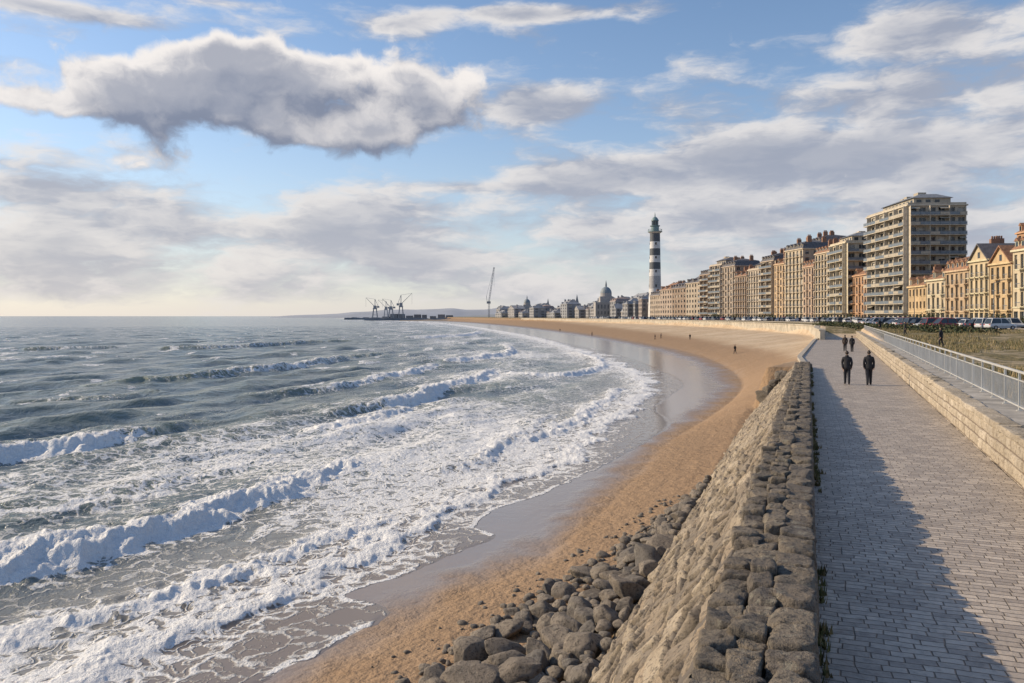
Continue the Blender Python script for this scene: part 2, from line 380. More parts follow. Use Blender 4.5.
crestline([(230,395),(300,392),(360,383),(410,372),(440,364)],[.4,.6,.7,.5],[.1,.3,.6,.8,.5],2.6,.9,.4)
# leading foam roll
jig=(fbm(X*.5,Y*.5,91,4)-.5)*2.6*(1+Y*.01)
e=dE+jig;tur=billow(X*1.5,Y*1.5,93,4)
wb=1+np.clip(Y,0,800)*.010
roll=np.where(e<0,np.exp(-(e/(1.3*wb))**2),np.exp(-(e/(.35*wb))**2))
h+=roll*(.11+.20*(tur-.5))
foam=np.maximum(foam,np.where(e<0,np.exp(e/(1.1*wb)),1-ss(e,.1*wb,.45*wb))*1.0+(tur-.5)*.55*(roll>.2))
foam=np.maximum(foam,ss(-dE,0,1)*np.exp(dE/(4.5*wb))*(.60+.6*(med-.5)))
# swash lace between E and F
sw=(dE>0)&(dF<0)
foam=np.where(sw,np.maximum(foam,(.44+.14*near)*np.exp(-np.maximum(e,0)/((1.8+1.0*near)*wb))+.12*(med-.3)),foam)
jf=dF+(fbm(X*1.3,Y*1.3,97,3)-.5)*.5
brk=ss(fbm(X*.35+4,Y*.35,197,3),.36,.53)
edge=np.exp(-((jf+.12)/(.10+.001*Y))**2)*(.25+.6*brk)*(1-ss(Y,32,60))
foam=np.maximum(foam,edge)
foam=np.where(sw,np.maximum(foam,.40*brk*np.exp(-np.maximum(-jf,0)/1.1)*(1-ss(Y,35,65))),foam)
dpt=ss(-dE,-2,14);dpt=np.where(dE>0,.08*np.clip(1-dE/3,0,1),dpt)
zs=h+0.0
zs=np.where(dE>-3,np.maximum(zs,tz+.003+.012*ss(-jf,0,.3)*(1+np.clip(foam,0,1))),zs)
zs=np.where(jf>0.0,tz+.003-.12*ss(jf,0,.6),zs)
far=ss(R1,3000,9000);foam*=1-far
fc=gridfaces(len(Rr),len(A));keep=dF[fc[:,0]]<1.2+.01*R1[fc[:,0]]
np_mesh('sea',np.stack([X,Y,zs],1),fc[keep],[mat_sea()],True,{'foam':np.clip(foam,0,1.2),'crest':crest,'depth':dpt})
print('sea',time.time()-T0)
# ================================================================ MASONRY
def stones(u,v,ch,cl,seed,jw=.035,jit=.35,warp=.10,sharp=3.2):
    u=u+(fbm(u*1.3,v*1.3,seed+1,3)-.5)*warp*2;v=v+(fbm(u*1.1,v*1.1,seed+5,3)-.5)*warp*2
    rv=v/ch;ri=np.floor(rv);b0=ri+(h2(ri,0,seed+8)-.5)*jit;b1=ri+1+(h2(ri+1,0,seed+8)-.5)*jit
    lo_=rv<b0;hi_=rv>=b1;ri=np.where(lo_,ri-1,np.where(hi_,ri+1,ri))
    b0=ri+(h2(ri,0,seed+8)-.5)*jit;b1=ri+1+(h2(ri+1,0,seed+8)-.5)*jit
    dv=np.minimum(rv-b0,b1-rv)*ch
    uu=u/cl+h2(ri,3,seed)*7.3;ci=np.floor(uu)
    def bd(c): return c+(h2(c,ri,seed+12)-.5)*.7
    ci=np.where(uu<bd(ci),ci-1,np.where(uu>=bd(ci+1),ci+1,ci))
    du=np.minimum(uu-bd(ci),bd(ci+1)-uu)*cl
    fu=(uu-bd(ci))/(bd(ci+1)-bd(ci))-.5;fv=(rv-b0)/(b1-b0)-.5
    d=np.minimum(du,dv);rnd=h2(ci,ri,seed+20)
    joint=1-ss(d,jw*.4,jw*1.6);body=ss(d,0,jw*sharp)
    tilt=fu*(h2(ci,ri,seed+31)-.5)+fv*(h2(ci,ri,seed+37)-.5)
    return body,rnd,joint,tilt
def mat_masonry(name,c1,c2,c3,dark,bumpd=.02,sc=1.0,lichen=None):
    m,q,b=newmat(name)
    tcn=q.add('ShaderNodeTexCoord').outputs['Object']
    r=q.attr('rnd');j=q.attr('joint')
    n=q.noise(tcn,2.2*sc,4,.65);nf=q.noise(tcn,13*sc,5,.74);ns=q.noise(tcn,.45,3,.6)
    c=q.mix(q.mr(r,0,.55,smooth=False),c1,c2);c=q.mix(q.mr(r,.6,1.0,smooth=False),c,c3)
    c=q.mix(q.mr(n,.4,.7,0,.55),c,tuple(k*.55 for k in c1))
    if lichen:
        c=q.mix(q.mr(q.noise(tcn,5.5,4,.7),.56,.66,0,.6),c,lichen)
    c=q.mix(q.mr(nf,.48,.66,0,.85),c,dark)
    c=q.mix(q.mr(ns,.48,.68,0,.4),c,tuple(k*.5 for k in c2))
    c=q.mix(q.m('MULTIPLY',j,.95),c,dark)
    q.put(b.inputs['Base Color'],c);b.inputs['Roughness'].default_value=.88
    hh=q.m('ADD',q.m('MULTIPLY',nf,.8),q.m('MULTIPLY',n,.7))
    q.put(b.inputs['Normal'],q.bump(hh,bumpd*1.7))
    return m
M_face=mat_masonry('revetment_stone',(.40,.315,.22),(.22,.185,.145),(.46,.385,.285),(.035,.03,.025),.035)
M_cap=mat_masonry('rough_capstone',(.165,.14,.115),(.25,.21,.16),(.105,.095,.088),(.03,.027,.025),.06,1.0,(.30,.28,.22))
M_lime=mat_masonry('limestone_block',(.50,.43,.33),(.40,.34,.255),(.56,.49,.39),(.13,.10,.08),.014)
def capz(t): return PZ+.96-.50*ss(t,10,58)*1.0
TEND=60.0
seawall=empty('seawall');seawall.rotation_euler=(0,0,-YAW)
ts=[2.0]
while ts[-1]<TEND: ts.append(ts[-1]+max(.02,ts[-1]*.0016))
ts=np.array(ts);ns=300;sp=np.linspace(0,1,ns);TT,SS=np.meshgrid(ts,sp,indexing='ij')
z0=capz(TT)-.22;x0=-.78;x1=-4.75;zb=.25
Lx=(x1-x0);Lz=(zb-z0);Ls=np.sqrt(Lx**2+Lz**2)
body,rnd,jt,tilt=stones(TT,SS*6.1,.37,.55,40,.028,.5,.09,2.0)
dsp=.11*body+.11*(rnd-.5)*body+.20*tilt*body+.05*(fbm(TT*5,SS*30,44,4)-.5)*(.4+body)+.08*(fbm(TT*.5,SS*2.4,47,2)-.5)
nx=Lz/Ls;nz=-Lx/Ls
LX=x0+Lx*SS+nx*dsp;LZ=z0+Lz*SS+nz*dsp
V=np.stack([LX,TT,LZ],-1).reshape(-1,3)
np_mesh('sloping_face',V,gridfaces(len(ts),ns),[M_face],True,{'rnd':rnd,'joint':jt},seawall)
mb=MB();steps=np.linspace(2,TEND,30)
for a,b in zip(steps[:-1],steps[1:]):
    za,zc=float(capz(a))-.20,float(capz(b))-.20
    mb.hexa([(-4.3,a,.1),(.0,a,.1),(.0,b,.1),(-4.3,b,.1),(-.9,a,za),(.0,a,za),(.0,b,zc),(-.9,b,zc)])
mb.obj('core',[simple('mortar_core',(.10,.085,.07),.9,bump=.03)],seawall)
def block_template(n=6):
    lin=np.linspace(-1,1,n);V=[];Fc=[];idx={}
    def vid(p):
        k=tuple(np.round(p,4))
        if k not in idx: idx[k]=len(V);V.append(p)
        return idx[k]
    for ax in range(3):
        for sg in(-1,1):
            for i in range(n-1):
                for j in range(n-1):
                    qd=[]
                    for a,b in((i,j),(i+1,j),(i+1,j+1),(i,j+1)):
                        p=[0,0,0];p[ax]=sg;p[(ax+1)%3]=lin[a];p[(ax+2)%3]=lin[b];qd.append(vid(tuple(p)))
                    Fc.append(qd if sg>0 else qd[::-1])
    return np.array(V),np.array(Fc)
BV,BF=block_template(13)
def blocks(specs,rough,power=7.0,seed=1,cuts=0,fine=0.0):
    r=np.random.default_rng(seed);VV=[];FF=[];RN=[];o=0
    nrm=(np.sum(np.abs(BV)**power,1)**(1/power))[:,None];base=BV/nrm
    for (c,s,rz) in specs:
        v=base.copy()
        for k in range(cuts):
            nv=r.normal(0,1,3);nv/=np.linalg.norm(nv);cc=r.uniform(.95,1.35);pr=v@nv;v=v-np.outer(np.maximum(pr-cc,0)*.85,nv)
        dd=np.zeros(len(v))
        for k in range(9):
            kv=r.normal(0,1.5*(1+.55*k),3);dd+=np.sin(v@kv+r.uniform(0,6.28))/(1+.5*k)
        v=v*(1+rough*dd[:,None]*.20+fine*r.normal(0,1,(len(v),1)))
        v=v*(np.array(s)/2)
        tx,ty=r.normal(0,.05,2);v[:,2]+=tx*v[:,0]+ty*v[:,1]
        ca,sa=math.cos(rz),math.sin(rz);v=np.stack([v[:,0]*ca-v[:,1]*sa,v[:,0]*sa+v[:,1]*ca,v[:,2]],1)+np.array(c)
        VV.append(v);FF.append(BF+o);o+=len(v);RN.append(np.full(len(v),r.uniform()))
    return np.vstack(VV),np.vstack(FF),np.concatenate(RN)
sp_=[];r3=random.Random(3)
for row,(l0,l1,dz,ln) in enumerate([(-.34,.07,.0,(.28,.58)),(-.60,-.33,-.01,(.22,.46)),(-.88,-.58,-.07,(.24,.5))]):
    t=2.2
    while t<TEND:
        L=r3.uniform(*ln);cz=float(capz(t+L/2))+dz+r3.uniform(-.03,.03)*(1 if row==0 else 2.2)
        jl=r3.uniform(-.04,.04)*(0.3 if row==0 else 1.2)
        wd=(l1-l0)*(1.0 if row==0 else r3.uniform(.95,1.25))
        sp_.append((((l0+l1)/2+jl,t+L/2,cz-.21),(wd,L*.985,.44),r3.gauss(0,.03*(1+1.5*row))));t+=L
V,Fc,RN=blocks(sp_,.18,14,5,6,.012)
np_mesh('cap_stones',V,Fc,[M_cap],True,{'rnd':RN,'joint':np.zeros(len(V))},seawall)
sp_=[]
for k in range(26):
    sz=r3.uniform(.5,1.1);sp_.append(((r3.uniform(-3.2,-.2),TEND+r3.uniform(-.3,.9),r3.uniform(2.6,5.2)),(sz,sz*r3.uniform(.7,1),sz*.8),r3.uniform(0,3)))
sp_=[s for s in sp_ if s[0][2]<5.3+(s[0][0]+1.0)*1.1]
V,Fc,RN=blocks(sp_,.4,5,8,5)
np_mesh('end_stones',V,Fc,[M_cap],True,{'rnd':RN,'joint':np.zeros(len(V))},seawall)
# ================================================================ PROMENADE
def mat_paving():
    m,q,b=newmat('stone_sett_paving')
    tcn=q.add('ShaderNodeTexCoord').outputs['Object']
    wn=q.add('ShaderNodeTexNoise');q.put(wn.inputs['Vector'],tcn);q.put(wn.inputs['Scale'],1.4)
    pw=q.vm('ADD',tcn,q.vm('SCALE',q.vm('SUBTRACT',wn.outputs['Color'],(.5,.5,.5)),scale=.12))
    br=q.add('ShaderNodeTexBrick');br.offset=.5;br.squash=.75;br.squash_frequency=3
    q.put(br.inputs['Vector'],pw);q.put(br.inputs['Scale'],1.0);q.put(br.inputs['Brick Width'],.32);q.put(br.inputs['Row Height'],.145)
    q.put(br.inputs['Mortar Size'],.011);q.put(br.inputs['Mortar Smooth'],.8);q.put(br.inputs['Bias'],0.0)
    q.put(br.inputs['Color1'],(.0,.0,.0));q.put(br.inputs['Color2'],(1.,1.,1.));q.put(br.inputs['Mortar'],(.5,.5,.5))
    n=q.noise(tcn,.7,4,.65);nf=q.noise(tcn,9,4,.65);nb=q.noise(tcn,.25,3,.6)
    c=q.mix(br.outputs['Color'],(.31,.265,.225),(.58,.505,.42))
    c=q.mix(q.mr(n,.35,.7,0,.5),c,(.34,.295,.25))
    c=q.mix(q.mr(nb,.5,.7,0,.35),c,(.25,.215,.18))
    c=q.mix(q.mr(nf,.5,.75,0,.5),c,(.21,.18,.155))
    c=q.mix(q.m('MULTIPLY',br.outputs['Fac'],.85),c,(.11,.092,.076))
    q.put(b.inputs['Base Color'],c);q.put(b.inputs['Roughness'],q.mr(nf,.3,.7,.42,.7))
    hh=q.m('ADD',q.m('MULTIPLY',q.m('SUBTRACT',1.0,br.outputs['Fac']),.6),q.m('ADD',q.m('MULTIPLY',nf,.45),q.m('MULTIPLY',br.outputs['Color'],.40)))
    q.put(b.inputs['Normal'],q.bump(hh,.035));return m
def Lf(t): return np.interp(t,[0,62,75,130,152],[0,0,-.6,1.0,2.6])
mb=MB();tt=np.linspace(-2,152,78)
for a,b in zip(tt[:-1],tt[1:]):
    mb.hexa([(Lf(a),a,PZ-.5),(Rw(a),a,PZ-.5),(Rw(b),b,PZ-.5),(Lf(b),b,PZ-.5),(Lf(a),a,PZ),(Rw(a),a,PZ),(Rw(b),b,PZ),(Lf(b),b,PZ)])
o=mb.obj('promenade_paving',[mat_paving()]);o.rotation_euler=(0,0,-YAW)
mb=MB()
tt=np.linspace(62,152,46)
for a,b in zip(tt[:-1],tt[1:]):
    mb.hexa([(Lf(a)-.4,a,PZ-.9),(Lf(a)-.003,a,PZ-.9),(Lf(b)-.003,b,PZ-.9),(Lf(b)-.4,b,PZ-.9),(Lf(a)-.4,a,PZ+.14),(Lf(a)-.003,a,PZ+.14),(Lf(b)-.003,b,PZ+.14),(Lf(b)-.4,b,PZ+.14)])
o=mb.obj('promenade_kerb',[simple('kerb_stone',(.38,.34,.28),.85,bump=.02)]);o.rotation_euler=(0,0,-YAW)
rw=empty('retaining_wall');rw.rotation_euler=(0,0,-YAW)
ts=[-2.0]
while ts[-1]<150: ts.append(ts[-1]+max(.035,ts[-1]*.003))
ts=np.array(ts);zz=np.linspace(0,1,48);TT,ZZ=np.meshgrid(ts,zz,indexing='ij')
body,rnd,jt,_=stones(TT,ZZ*.93,.30,.55,140,.018,.25,.03)
dsp=.04*body+.035*(rnd-.5)*body+.02*(fbm(TT*6,ZZ*7,144,3)-.5)
V=np.stack([Rw(TT)+.03-dsp,TT,PZ+ZZ*.93],-1).reshape(-1,3)
np_mesh('block_face',V,gridfaces(len(ts),48),[M_lime],True,{'rnd':rnd,'joint':jt},rw)
sp_=[];t=-2
while t<150:
    L=r3.uniform(.6,1.2);sp_.append(((Rw(t+L/2)+.20,t+L/2,PZ+.995+r3.uniform(-.008,.008)),(.50,L*.985,.17),0.026+r3.gauss(0,.006)));t+=L
V,Fc,RN=blocks(sp_,.05,14,15,2)
np_mesh('coping',V,Fc,[M_lime],True,{'rnd':RN,'joint':np.zeros(len(V))},rw)
mb=MB()
for a,b in zip(np.linspace(-2,150,60)[:-1],np.linspace(-2,150,60)[1:]):
    mb.hexa([(Rw(a)+.06,a,4.2),(Rw(a)+1.5,a,4.2),(Rw(b)+1.5,b,4.2),(Rw(b)+.06,b,4.2),(Rw(a)+.06,a,PZ+1.03),(Rw(a)+1.5,a,PZ+1.03),(Rw(b)+1.5,b,PZ+1.03),(Rw(b)+.06,b,PZ+1.03)])
mb.obj('concrete_ledge',[simple('weathered_concrete',(.33,.31,.28),.85,0,.3,1.0,.01)],rw)
mb=MB();zr=PZ+1.03;t=8.0
rl=lambda t:Rw(t)+1.12
while t<146:
    p=(rl(t),t);mb.box(p[0]-.03,p[0]+.03,p[1]-.03,p[1]+.03,zr-.02,zr+1.12)
    mb.box(p[0]-.07,p[0]+.07,p[1]-.07,p[1]+.07,zr-.02,zr+.02)
    t2=t+2.0
    for hh,w in((1.10,.06),(.86,.03),(.12,.035)):
        mb.beam((rl(t),t,zr+hh),(rl(t2),t2,zr+hh),w)
    if t<90:
        for k in range(1,14):
            tk=t+k*2/14;mb.beam((rl(tk),tk,zr+.12),(rl(tk),tk,zr+.86),.016)
    t=t2
o=mb.obj('railing',[simple('galvanised_rail',(.55,.55,.53),.45,.3,.1)]);o.rotation_euler=(0,0,-YAW)
mb=MB();Kp=catmull([(48,124),(57,150),(70,185),(75,220),(80,270),(82,340),(78,420),(66,520),(45,650),(10,850)],5)
for a,b in zip(Kp[:-1],Kp[1:]):
    d=(b-a)/np.linalg.norm(b-a);n=np.array([d[1],-d[0]])*.7
    mb.hexa([(*a,2),(*(a+n),2),(*(b+n),2),(*b,2),(*a,6.15),(*(a+n),6.15),(*(b+n),6.15),(*b,6.15)])
    mb.hexa([(*(a-n*.2),6.153),(*(a+n*1.2),6.153),(*(b+n*1.2),6.153),(*(b-n*.2),6.153),(*(a-n*.2),6.4),(*(a+n*1.2),6.4),(*(b+n*1.2),6.4),(*(b-n*.2),6.4)],0)
mb.obj('beach_wall',[simple('pale_wall_stone',(.40,.36,.29),.85,0,.25,.5)])
print('walls',time.time()-T0)
# ================================================================ BOULDERS
def ico(sub):
    bm=bmesh.new();bmesh.ops.create_icosphere(bm,subdivisions=sub,radius=1)
    bm.verts.ensure_lookup_table();v=np.array([x.co[:] for x in bm.verts]);f=np.array([[x.index for x in p.verts] for p in bm.faces]);bm.free();return v,f
IV,IF=ico(4);IV2,IF2=ico(2)
def boulders(pts,seed):
    r=np.random.default_rng(seed);VV=[];FF=[];RN=[];o=0
    for (x,y,z,s) in pts:
        v,f=(IV,IF) if s>.2 else (IV2,IF2)
        w=v.copy()
        for k in range(11):   # fractured facets
            nv=r.normal(0,1,3);nv/=np.linalg.norm(nv);c=r.uniform(.58,.9);pr=w@nv;w=w-np.outer(np.maximum(pr-c,0)*.85,nv)
        dd=np.zeros(len(v))
        for k in range(12):
            kv=r.normal(0,1,3);kv*=(1.2+.9*k)/np.linalg.norm(kv)*1.3;dd+=np.sin(v@kv+r.uniform(0,6.28))/(1.6+.9*k)
        w=w*(1+.085*dd[:,None])*1.15
        w=w*np.array([r.uniform(.95,1.4),r.uniform(.8,1.1),r.uniform(.55,.85)])*s
        a=r.uniform(0,6.28);ca,sa=math.cos(a),math.sin(a);tx=r.normal(0,.25)
        w=np.stack([w[:,0]*ca-w[:,1]*sa,w[:,0]*sa+w[:,1]*ca,w[:,2]+tx*w[:,0]],1)+np.array([x,y,z])
        VV.append(w);FF.append(f+o);o+=len(w);RN.append(np.full(len(w),r.uniform()))
    return np.vstack(VV),np.vstack(FF),np.concatenate(RN)
pts=[]
for k in range(1300):
    t=r3.uniform(7,35);wd=np.interp(t,[7,14,20,27,32,35],[5.5,4.6,3.5,1.8,.9,.4]);a=r3.random()**1.4
    la=-4.05-wd*a;s=r3.choice([.14,.18,.22,.28,.34,.42,.48])*r3.uniform(.8,1.15)*(1-.25*a)
    if a>.85:s*=.6
    if t>27:s*=.7
    x,y=TL(t,la)
    ok=True
    for p in pts:
        if (p[0]-x)**2+(p[1]-y)**2<((p[3]+s)*.66)**2:ok=False;break
    if ok:pts.append((x,y,s*.22+.5*(1-a)**3,s))
for k in range(300):
    t=r3.uniform(7,34);wd=np.interp(t,[7,14,20,28,34],[7,6.0,4.6,2.6,1.6]);la=-4.2-wd*r3.random()
    x,y=TL(t,la);pts.append((x,y,.01,r3.uniform(.03,.11)))
for t,la,s in [(13.5,-7.6,.5),(15.2,-6.3,.58),(12.3,-6.2,.6),(17.2,-5.2,.5),(16.5,-7.2,.42),(14.2,-5.2,.55)]:
    x,y=TL(t,la);pts.append((x,y,s*.3,s))
px=np.array([p[0] for p in pts]);py=np.array([p[1] for p in pts]);tzz=terrain(px,py)
pts=[(p[0],p[1],p[2]+float(tzz[i]),p[3]) for i,p in enumerate(pts)]
V,Fc,RN=boulders(pts,4)
M_bould=mat_masonry('boulder_rock',(.19,.16,.13),(.26,.22,.175),(.13,.12,.11),(.04,.035,.03),.035,1.0,(.28,.25,.20))
np_mesh('boulders',V,Fc,[M_bould],True,{'rnd':RN,'joint':np.zeros(len(V))})
# ================================================================ GRASS
def tufts(name,P,hmin,hmax,nb,mats,spread=.18):
    r=np.random.default_rng(len(P));VV=[];MI=[]
    for (x,y,z) in P:
        k=nb;a=r.uniform(0,6.28,k);rr=r.uniform(0,spread,k);bx=x+rr*np.cos(a);by=y+rr*np.sin(a)
        hh=r.uniform(hmin,hmax,k);ln=r.uniform(.1,.6,k)*hh;b=r.uniform(0,6.28,k);w=.012+.02*r.random(k)
        dx,dy=np.cos(b),np.sin(b)
        p0=np.stack([bx-dy*w,by+dx*w,np.full(k,z-.03)],1);p1=np.stack([bx+dy*w,by-dx*w,np.full(k,z-.03)],1)
        p2=np.stack([bx+dx*ln,by+dy*ln,z+hh],1);VV.append(np.stack([p0,p1,p2],1).reshape(-1,3));MI.append(r.integers(0,len(mats),k))
    V=np.vstack(VV);np_mesh(name,V,np.arange(len(V)).reshape(-1,3),mats,False,mi=np.concatenate(MI))
G1=simple('grass_green',(.095,.11,.04),.8);G2=simple('grass_straw',(.34,.265,.14),.8);G3=simple('grass_olive',(.18,.15,.07),.8)
P_=[]
while len(P_)<4800:
    t=r3.uniform(20,140)*1.0;la=Rw(t)+1.7+ (r3.random()**1.3)*40
    x,y=TL(t,la)
    if y<10 or vn(np.array([x*.18]),np.array([y*.18]),66)[0]<.45:continue
    P_.append((x,y,la))
zz=terrain(np.array([p[0] for p in P_]),np.array([p[1] for p in P_]))
tufts('dune_grass',[(p[0],p[1],float(zz[i])) for i,p in enumerate(P_)],.10,.36,16,[G1,G2,G3,G2],.4)
P_=[]
for k in range(260):
    t=r3.uniform(5,60);
    if vn(np.array([t*.4]),np.array([0.5]),12)[0]<.45:continue
    x,y=TL(t,.10+abs(r3.gauss(0,.05)));P_.append((x,y,PZ))
tufts('wall_weeds',P_,.03,.15,16,[G1,G3],.08)
# ================================================================ BUILDINGS
M_glass=simple('window_glass',(.03,.04,.05),.12,0,.3,.3);M_blind=simple('window_blind',(.40,.38,.34),.6,0,.3,.3);M_frame=simple('window_frame',(.50,.49,.46),.5)
M_fglass=simple('hazed_window_glass',(.12,.13,.15),.4,0,.2,.3)  # distant panes lightened, aerial haze put into the glass colour
M_dark=simple('dark_opening',(.02,.02,.02),.5);M_rail=simple('balcony_metal',(.13,.14,.15),.5)
M_terra=simple('terracotta_tiles',(.25,.135,.08),.8,0,.35,1.5);M_slate=simple('slate_roof',(.11,.105,.11),.6,0,.25,1.5);M_zinc=simple('zinc_roof',(.24,.25,.26),.5,.2);M_brickc=simple('chimney_brick',(.26,.15,.10),.85)
def wallmat(name,c):
    key=('W'+name,c,0)
    if key in _mc:return _mc[key]
    m,q,b=newmat(name);pos=q.add('ShaderNodeNewGeometry').outputs['Position']
    n=q.noise(pos,.25,4,.6);st=q.noise(q.vm('MULTIPLY',pos,(1,1,.12)),1.6,4,.65)
    k=q.mix(q.mr(n,.3,.7),tuple(x*.82 for x in c),tuple(x*1.1 for x in c));k=q.mix(q.mr(st,.48,.72,0,.55),k,tuple(x*.5 for x in c))
    q.put(b.inputs['Base Color'],k);b.inputs['Roughness'].default_value=.85;_mc[key]=m;return m
def building(name,A,B,depth,z0,floors,fh,bays,wallc,roof='flat',trim=None,balc=0,side_bays=None,roofm=None,shop=True,seed=0,detail=True,wfrac=.46):
    r=random.Random(seed+int(A[1]*10));A=Vector((A[0],A[1]));B=Vector((B[0],B[1]));U=(B-A);L=U.length;U=U/L;N=Vector((-U.y,U.x))
    if N.x>0:N=-N
    E=empty(name,(A.x,A.y,z0))
    wm=wallmat('render_'+name,wallc);tm=simple('trim_'+name,trim or tuple(min(.55,c*1.2) for c in wallc),.8)
    mw,mg,mr_,mbk,mt=MB(),MB(),MB(),MB(),MB()
    H=floors*fh
    def side(O,Ud,Ln,Nn,nb,bal,win=True):
        def Pt(u,d,z): 
            p=O+Ud*u+Nn*d;return (p.x-A.x,p.y-A.y,z)
        bw=Ln/nb
        mw.poly([Pt(0,0,-3),Pt(Ln,0,-3),Pt(Ln,0,0),Pt(0,0,0)])
        for f in range(floors):
            zf=f*fh
            for k in range(nb):
                u0=k*bw;u1=u0+bw
                wf=wfrac+r.uniform(-.02,.02);a=u0+bw*(1-wf)/2;c=u1-bw*(1-wf)/2;lo_=zf+fh*(.28 if not bal or f==0 else .06);hi_=zf+fh*.83
                if f==0 and shop:a=u0+bw*.14;c=u1-bw*.14;lo_=zf+.1;hi_=zf+fh*.8
                if not win and r.random()<.5:
                    mw.poly([Pt(u0,0,zf),Pt(u1,0,zf),Pt(u1,0,zf+fh),Pt(u0,0,zf+fh)]);continue
                mw.poly([Pt(u0,0,zf),Pt(u1,0,zf),Pt(u1,0,lo_),Pt(u0,0,lo_)]);mw.poly([Pt(u0,0,hi_),Pt(u1,0,hi_),Pt(u1,0,zf+fh),Pt(u0,0,zf+fh)])
                mw.poly([Pt(u0,0,lo_),Pt(a,0,lo_),Pt(a,0,hi_),Pt(u0,0,hi_)]);mw.poly([Pt(c,0,lo_),Pt(u1,0,lo_),Pt(u1,0,hi_),Pt(c,0,hi_)])
                D=-.38
                for p_,q_ in(((a,lo_),(c,lo_)),((c,lo_),(c,hi_)),((c,hi_),(a,hi_)),((a,hi_),(a,lo_))):
                    mw.poly([Pt(p_[0],0,p_[1]),Pt(q_[0],0,q_[1]),Pt(q_[0],D,q_[1]),Pt(p_[0],D,p_[1])])
                gm=1 if r.random()<.22 and f>0 else 0
                if gm and r.random()<.6:
                    zm=hi_-(hi_-lo_)*r.uniform(.3,.7);mg.poly([Pt(a,D,lo_),Pt(c,D,lo_),Pt(c,D,zm),Pt(a,D,zm)],0);mg.poly([Pt(a,D,zm),Pt(c,D,zm),Pt(c,D,hi_),Pt(a,D,hi_)],1)
                else: mg.poly([Pt(a,D,lo_),Pt(c,D,lo_),Pt(c,D,hi_),Pt(a,D,hi_)],gm)
                if detail:
                    e=.08;m_=(a+c)/2
                    for aa,cc in((a,a+e),(m_-e/2,m_+e/2),(c-e,c)): mg.poly([Pt(aa,D+.04,lo_),Pt(cc,D+.04,lo_),Pt(cc,D+.04,hi_),Pt(aa,D+.04,hi_)],2)
                    for za,zb_ in((lo_,lo_+e),(hi_-e,hi_)): mg.poly([Pt(a,D+.05,za),Pt(c,D+.05,za),Pt(c,D+.05,zb_),Pt(a,D+.05,zb_)],2)
                    if f>0: mt.hexa([Pt(a-.12,0.003,lo_-.14),Pt(c+.12,0.003,lo_-.14),Pt(c+.12,.14,lo_-.14),Pt(a-.12,.14,lo_-.14),Pt(a-.12,0.003,lo_),Pt(c+.12,0.003,lo_),Pt(c+.12,.14,lo_),Pt(a-.12,.14,lo_)])
            if bal and f>0:
                groups=[(.3,Ln-.3)] if bal==2 else [(k*bw+bw*.12,(k+1)*bw-bw*.12) for k in range(nb) if (k%2==0 or bal==3)]
                for a,c in groups:
                    dd=1.35 if bal==2 else .9
                    mt.hexa([Pt(a,.004,zf-.1),Pt(c,.004,zf-.1),Pt(c,dd,zf-.1),Pt(a,dd,zf-.1),Pt(a,.004,zf+.08),Pt(c,.004,zf+.08),Pt(c,dd,zf+.08),Pt(a,dd,zf+.08)])
                    mbk.poly([Pt(a,dd-.06,zf+.95),Pt(c,dd-.06,zf+.95),Pt(c,dd-.06,zf+1.08),Pt(a,dd-.06,zf+1.08)],0)
                    if bal==2:
                        u=a;k=0
                        while u<c-.2:
                            ue=min(u+bw,c);mm=1 if r.random()<.7 else 2
                            mbk.poly([Pt(u+.05,dd-.08,zf+.16),Pt(ue-.05,dd-.08,zf+.16),Pt(ue-.05,dd-.08,zf+.9),Pt(u+.05,dd-.08,zf+.9)],mm)
                            if k%2==0:mt.hexa([Pt(u-.07,.004,zf+.083),Pt(u+.07,.004,zf+.083),Pt(u+.07,dd-.12,zf+.083),Pt(u-.07,dd-.12,zf+.083),Pt(u-.07,.004,zf+fh-.103),Pt(u+.07,.004,zf+fh-.103),Pt(u+.07,dd-.12,zf+fh-.103),Pt(u-.07,dd-.12,zf+fh-.103)])
                            if r.random()<.12:
                                mbk.poly([Pt(u+.1,.01,zf+fh-.25),Pt(ue-.1,.01,zf+fh-.25),Pt(ue-.1,dd,zf+fh-.95),Pt(u+.1,dd,zf+fh-.95)],2)
                            u+=bw;k+=1
                    else:
                        u=a
                        while u<=c: mbk.poly([Pt(u,dd-.06,zf+.08),Pt(u+.05,dd-.06,zf+.08),Pt(u+.05,dd-.06,zf+.95),Pt(u,dd-.06,zf+.95)],0);u+=.28
        for zc,hh,pr in((H-.02,.38,.42),(fh-.12,.2,.14)):
            mt.hexa([Pt(-pr*.6,.006,zc),Pt(Ln+pr*.6,.006,zc),Pt(Ln+pr*.6,pr,zc),Pt(-pr*.6,pr,zc),Pt(-pr*.6,.006,zc+hh),Pt(Ln+pr*.6,.006,zc+hh),Pt(Ln+pr*.6,pr,zc+hh),Pt(-pr*.6,pr,zc+hh)])
    sb=side_bays or max(2,int(depth/ (L/bays)))
    side(A,U,L,N,bays,balc)
    side(A,-N,depth,-U,sb,balc if balc==2 else 0)
    side(B,-N,depth,U,sb,0,False)
    side(A-N*depth,U,L,-N,bays,0,False)
    def Q(u,d,z):
        p=A+U*u-N*d;return (p.x-A.x,p.y-A.y,z)
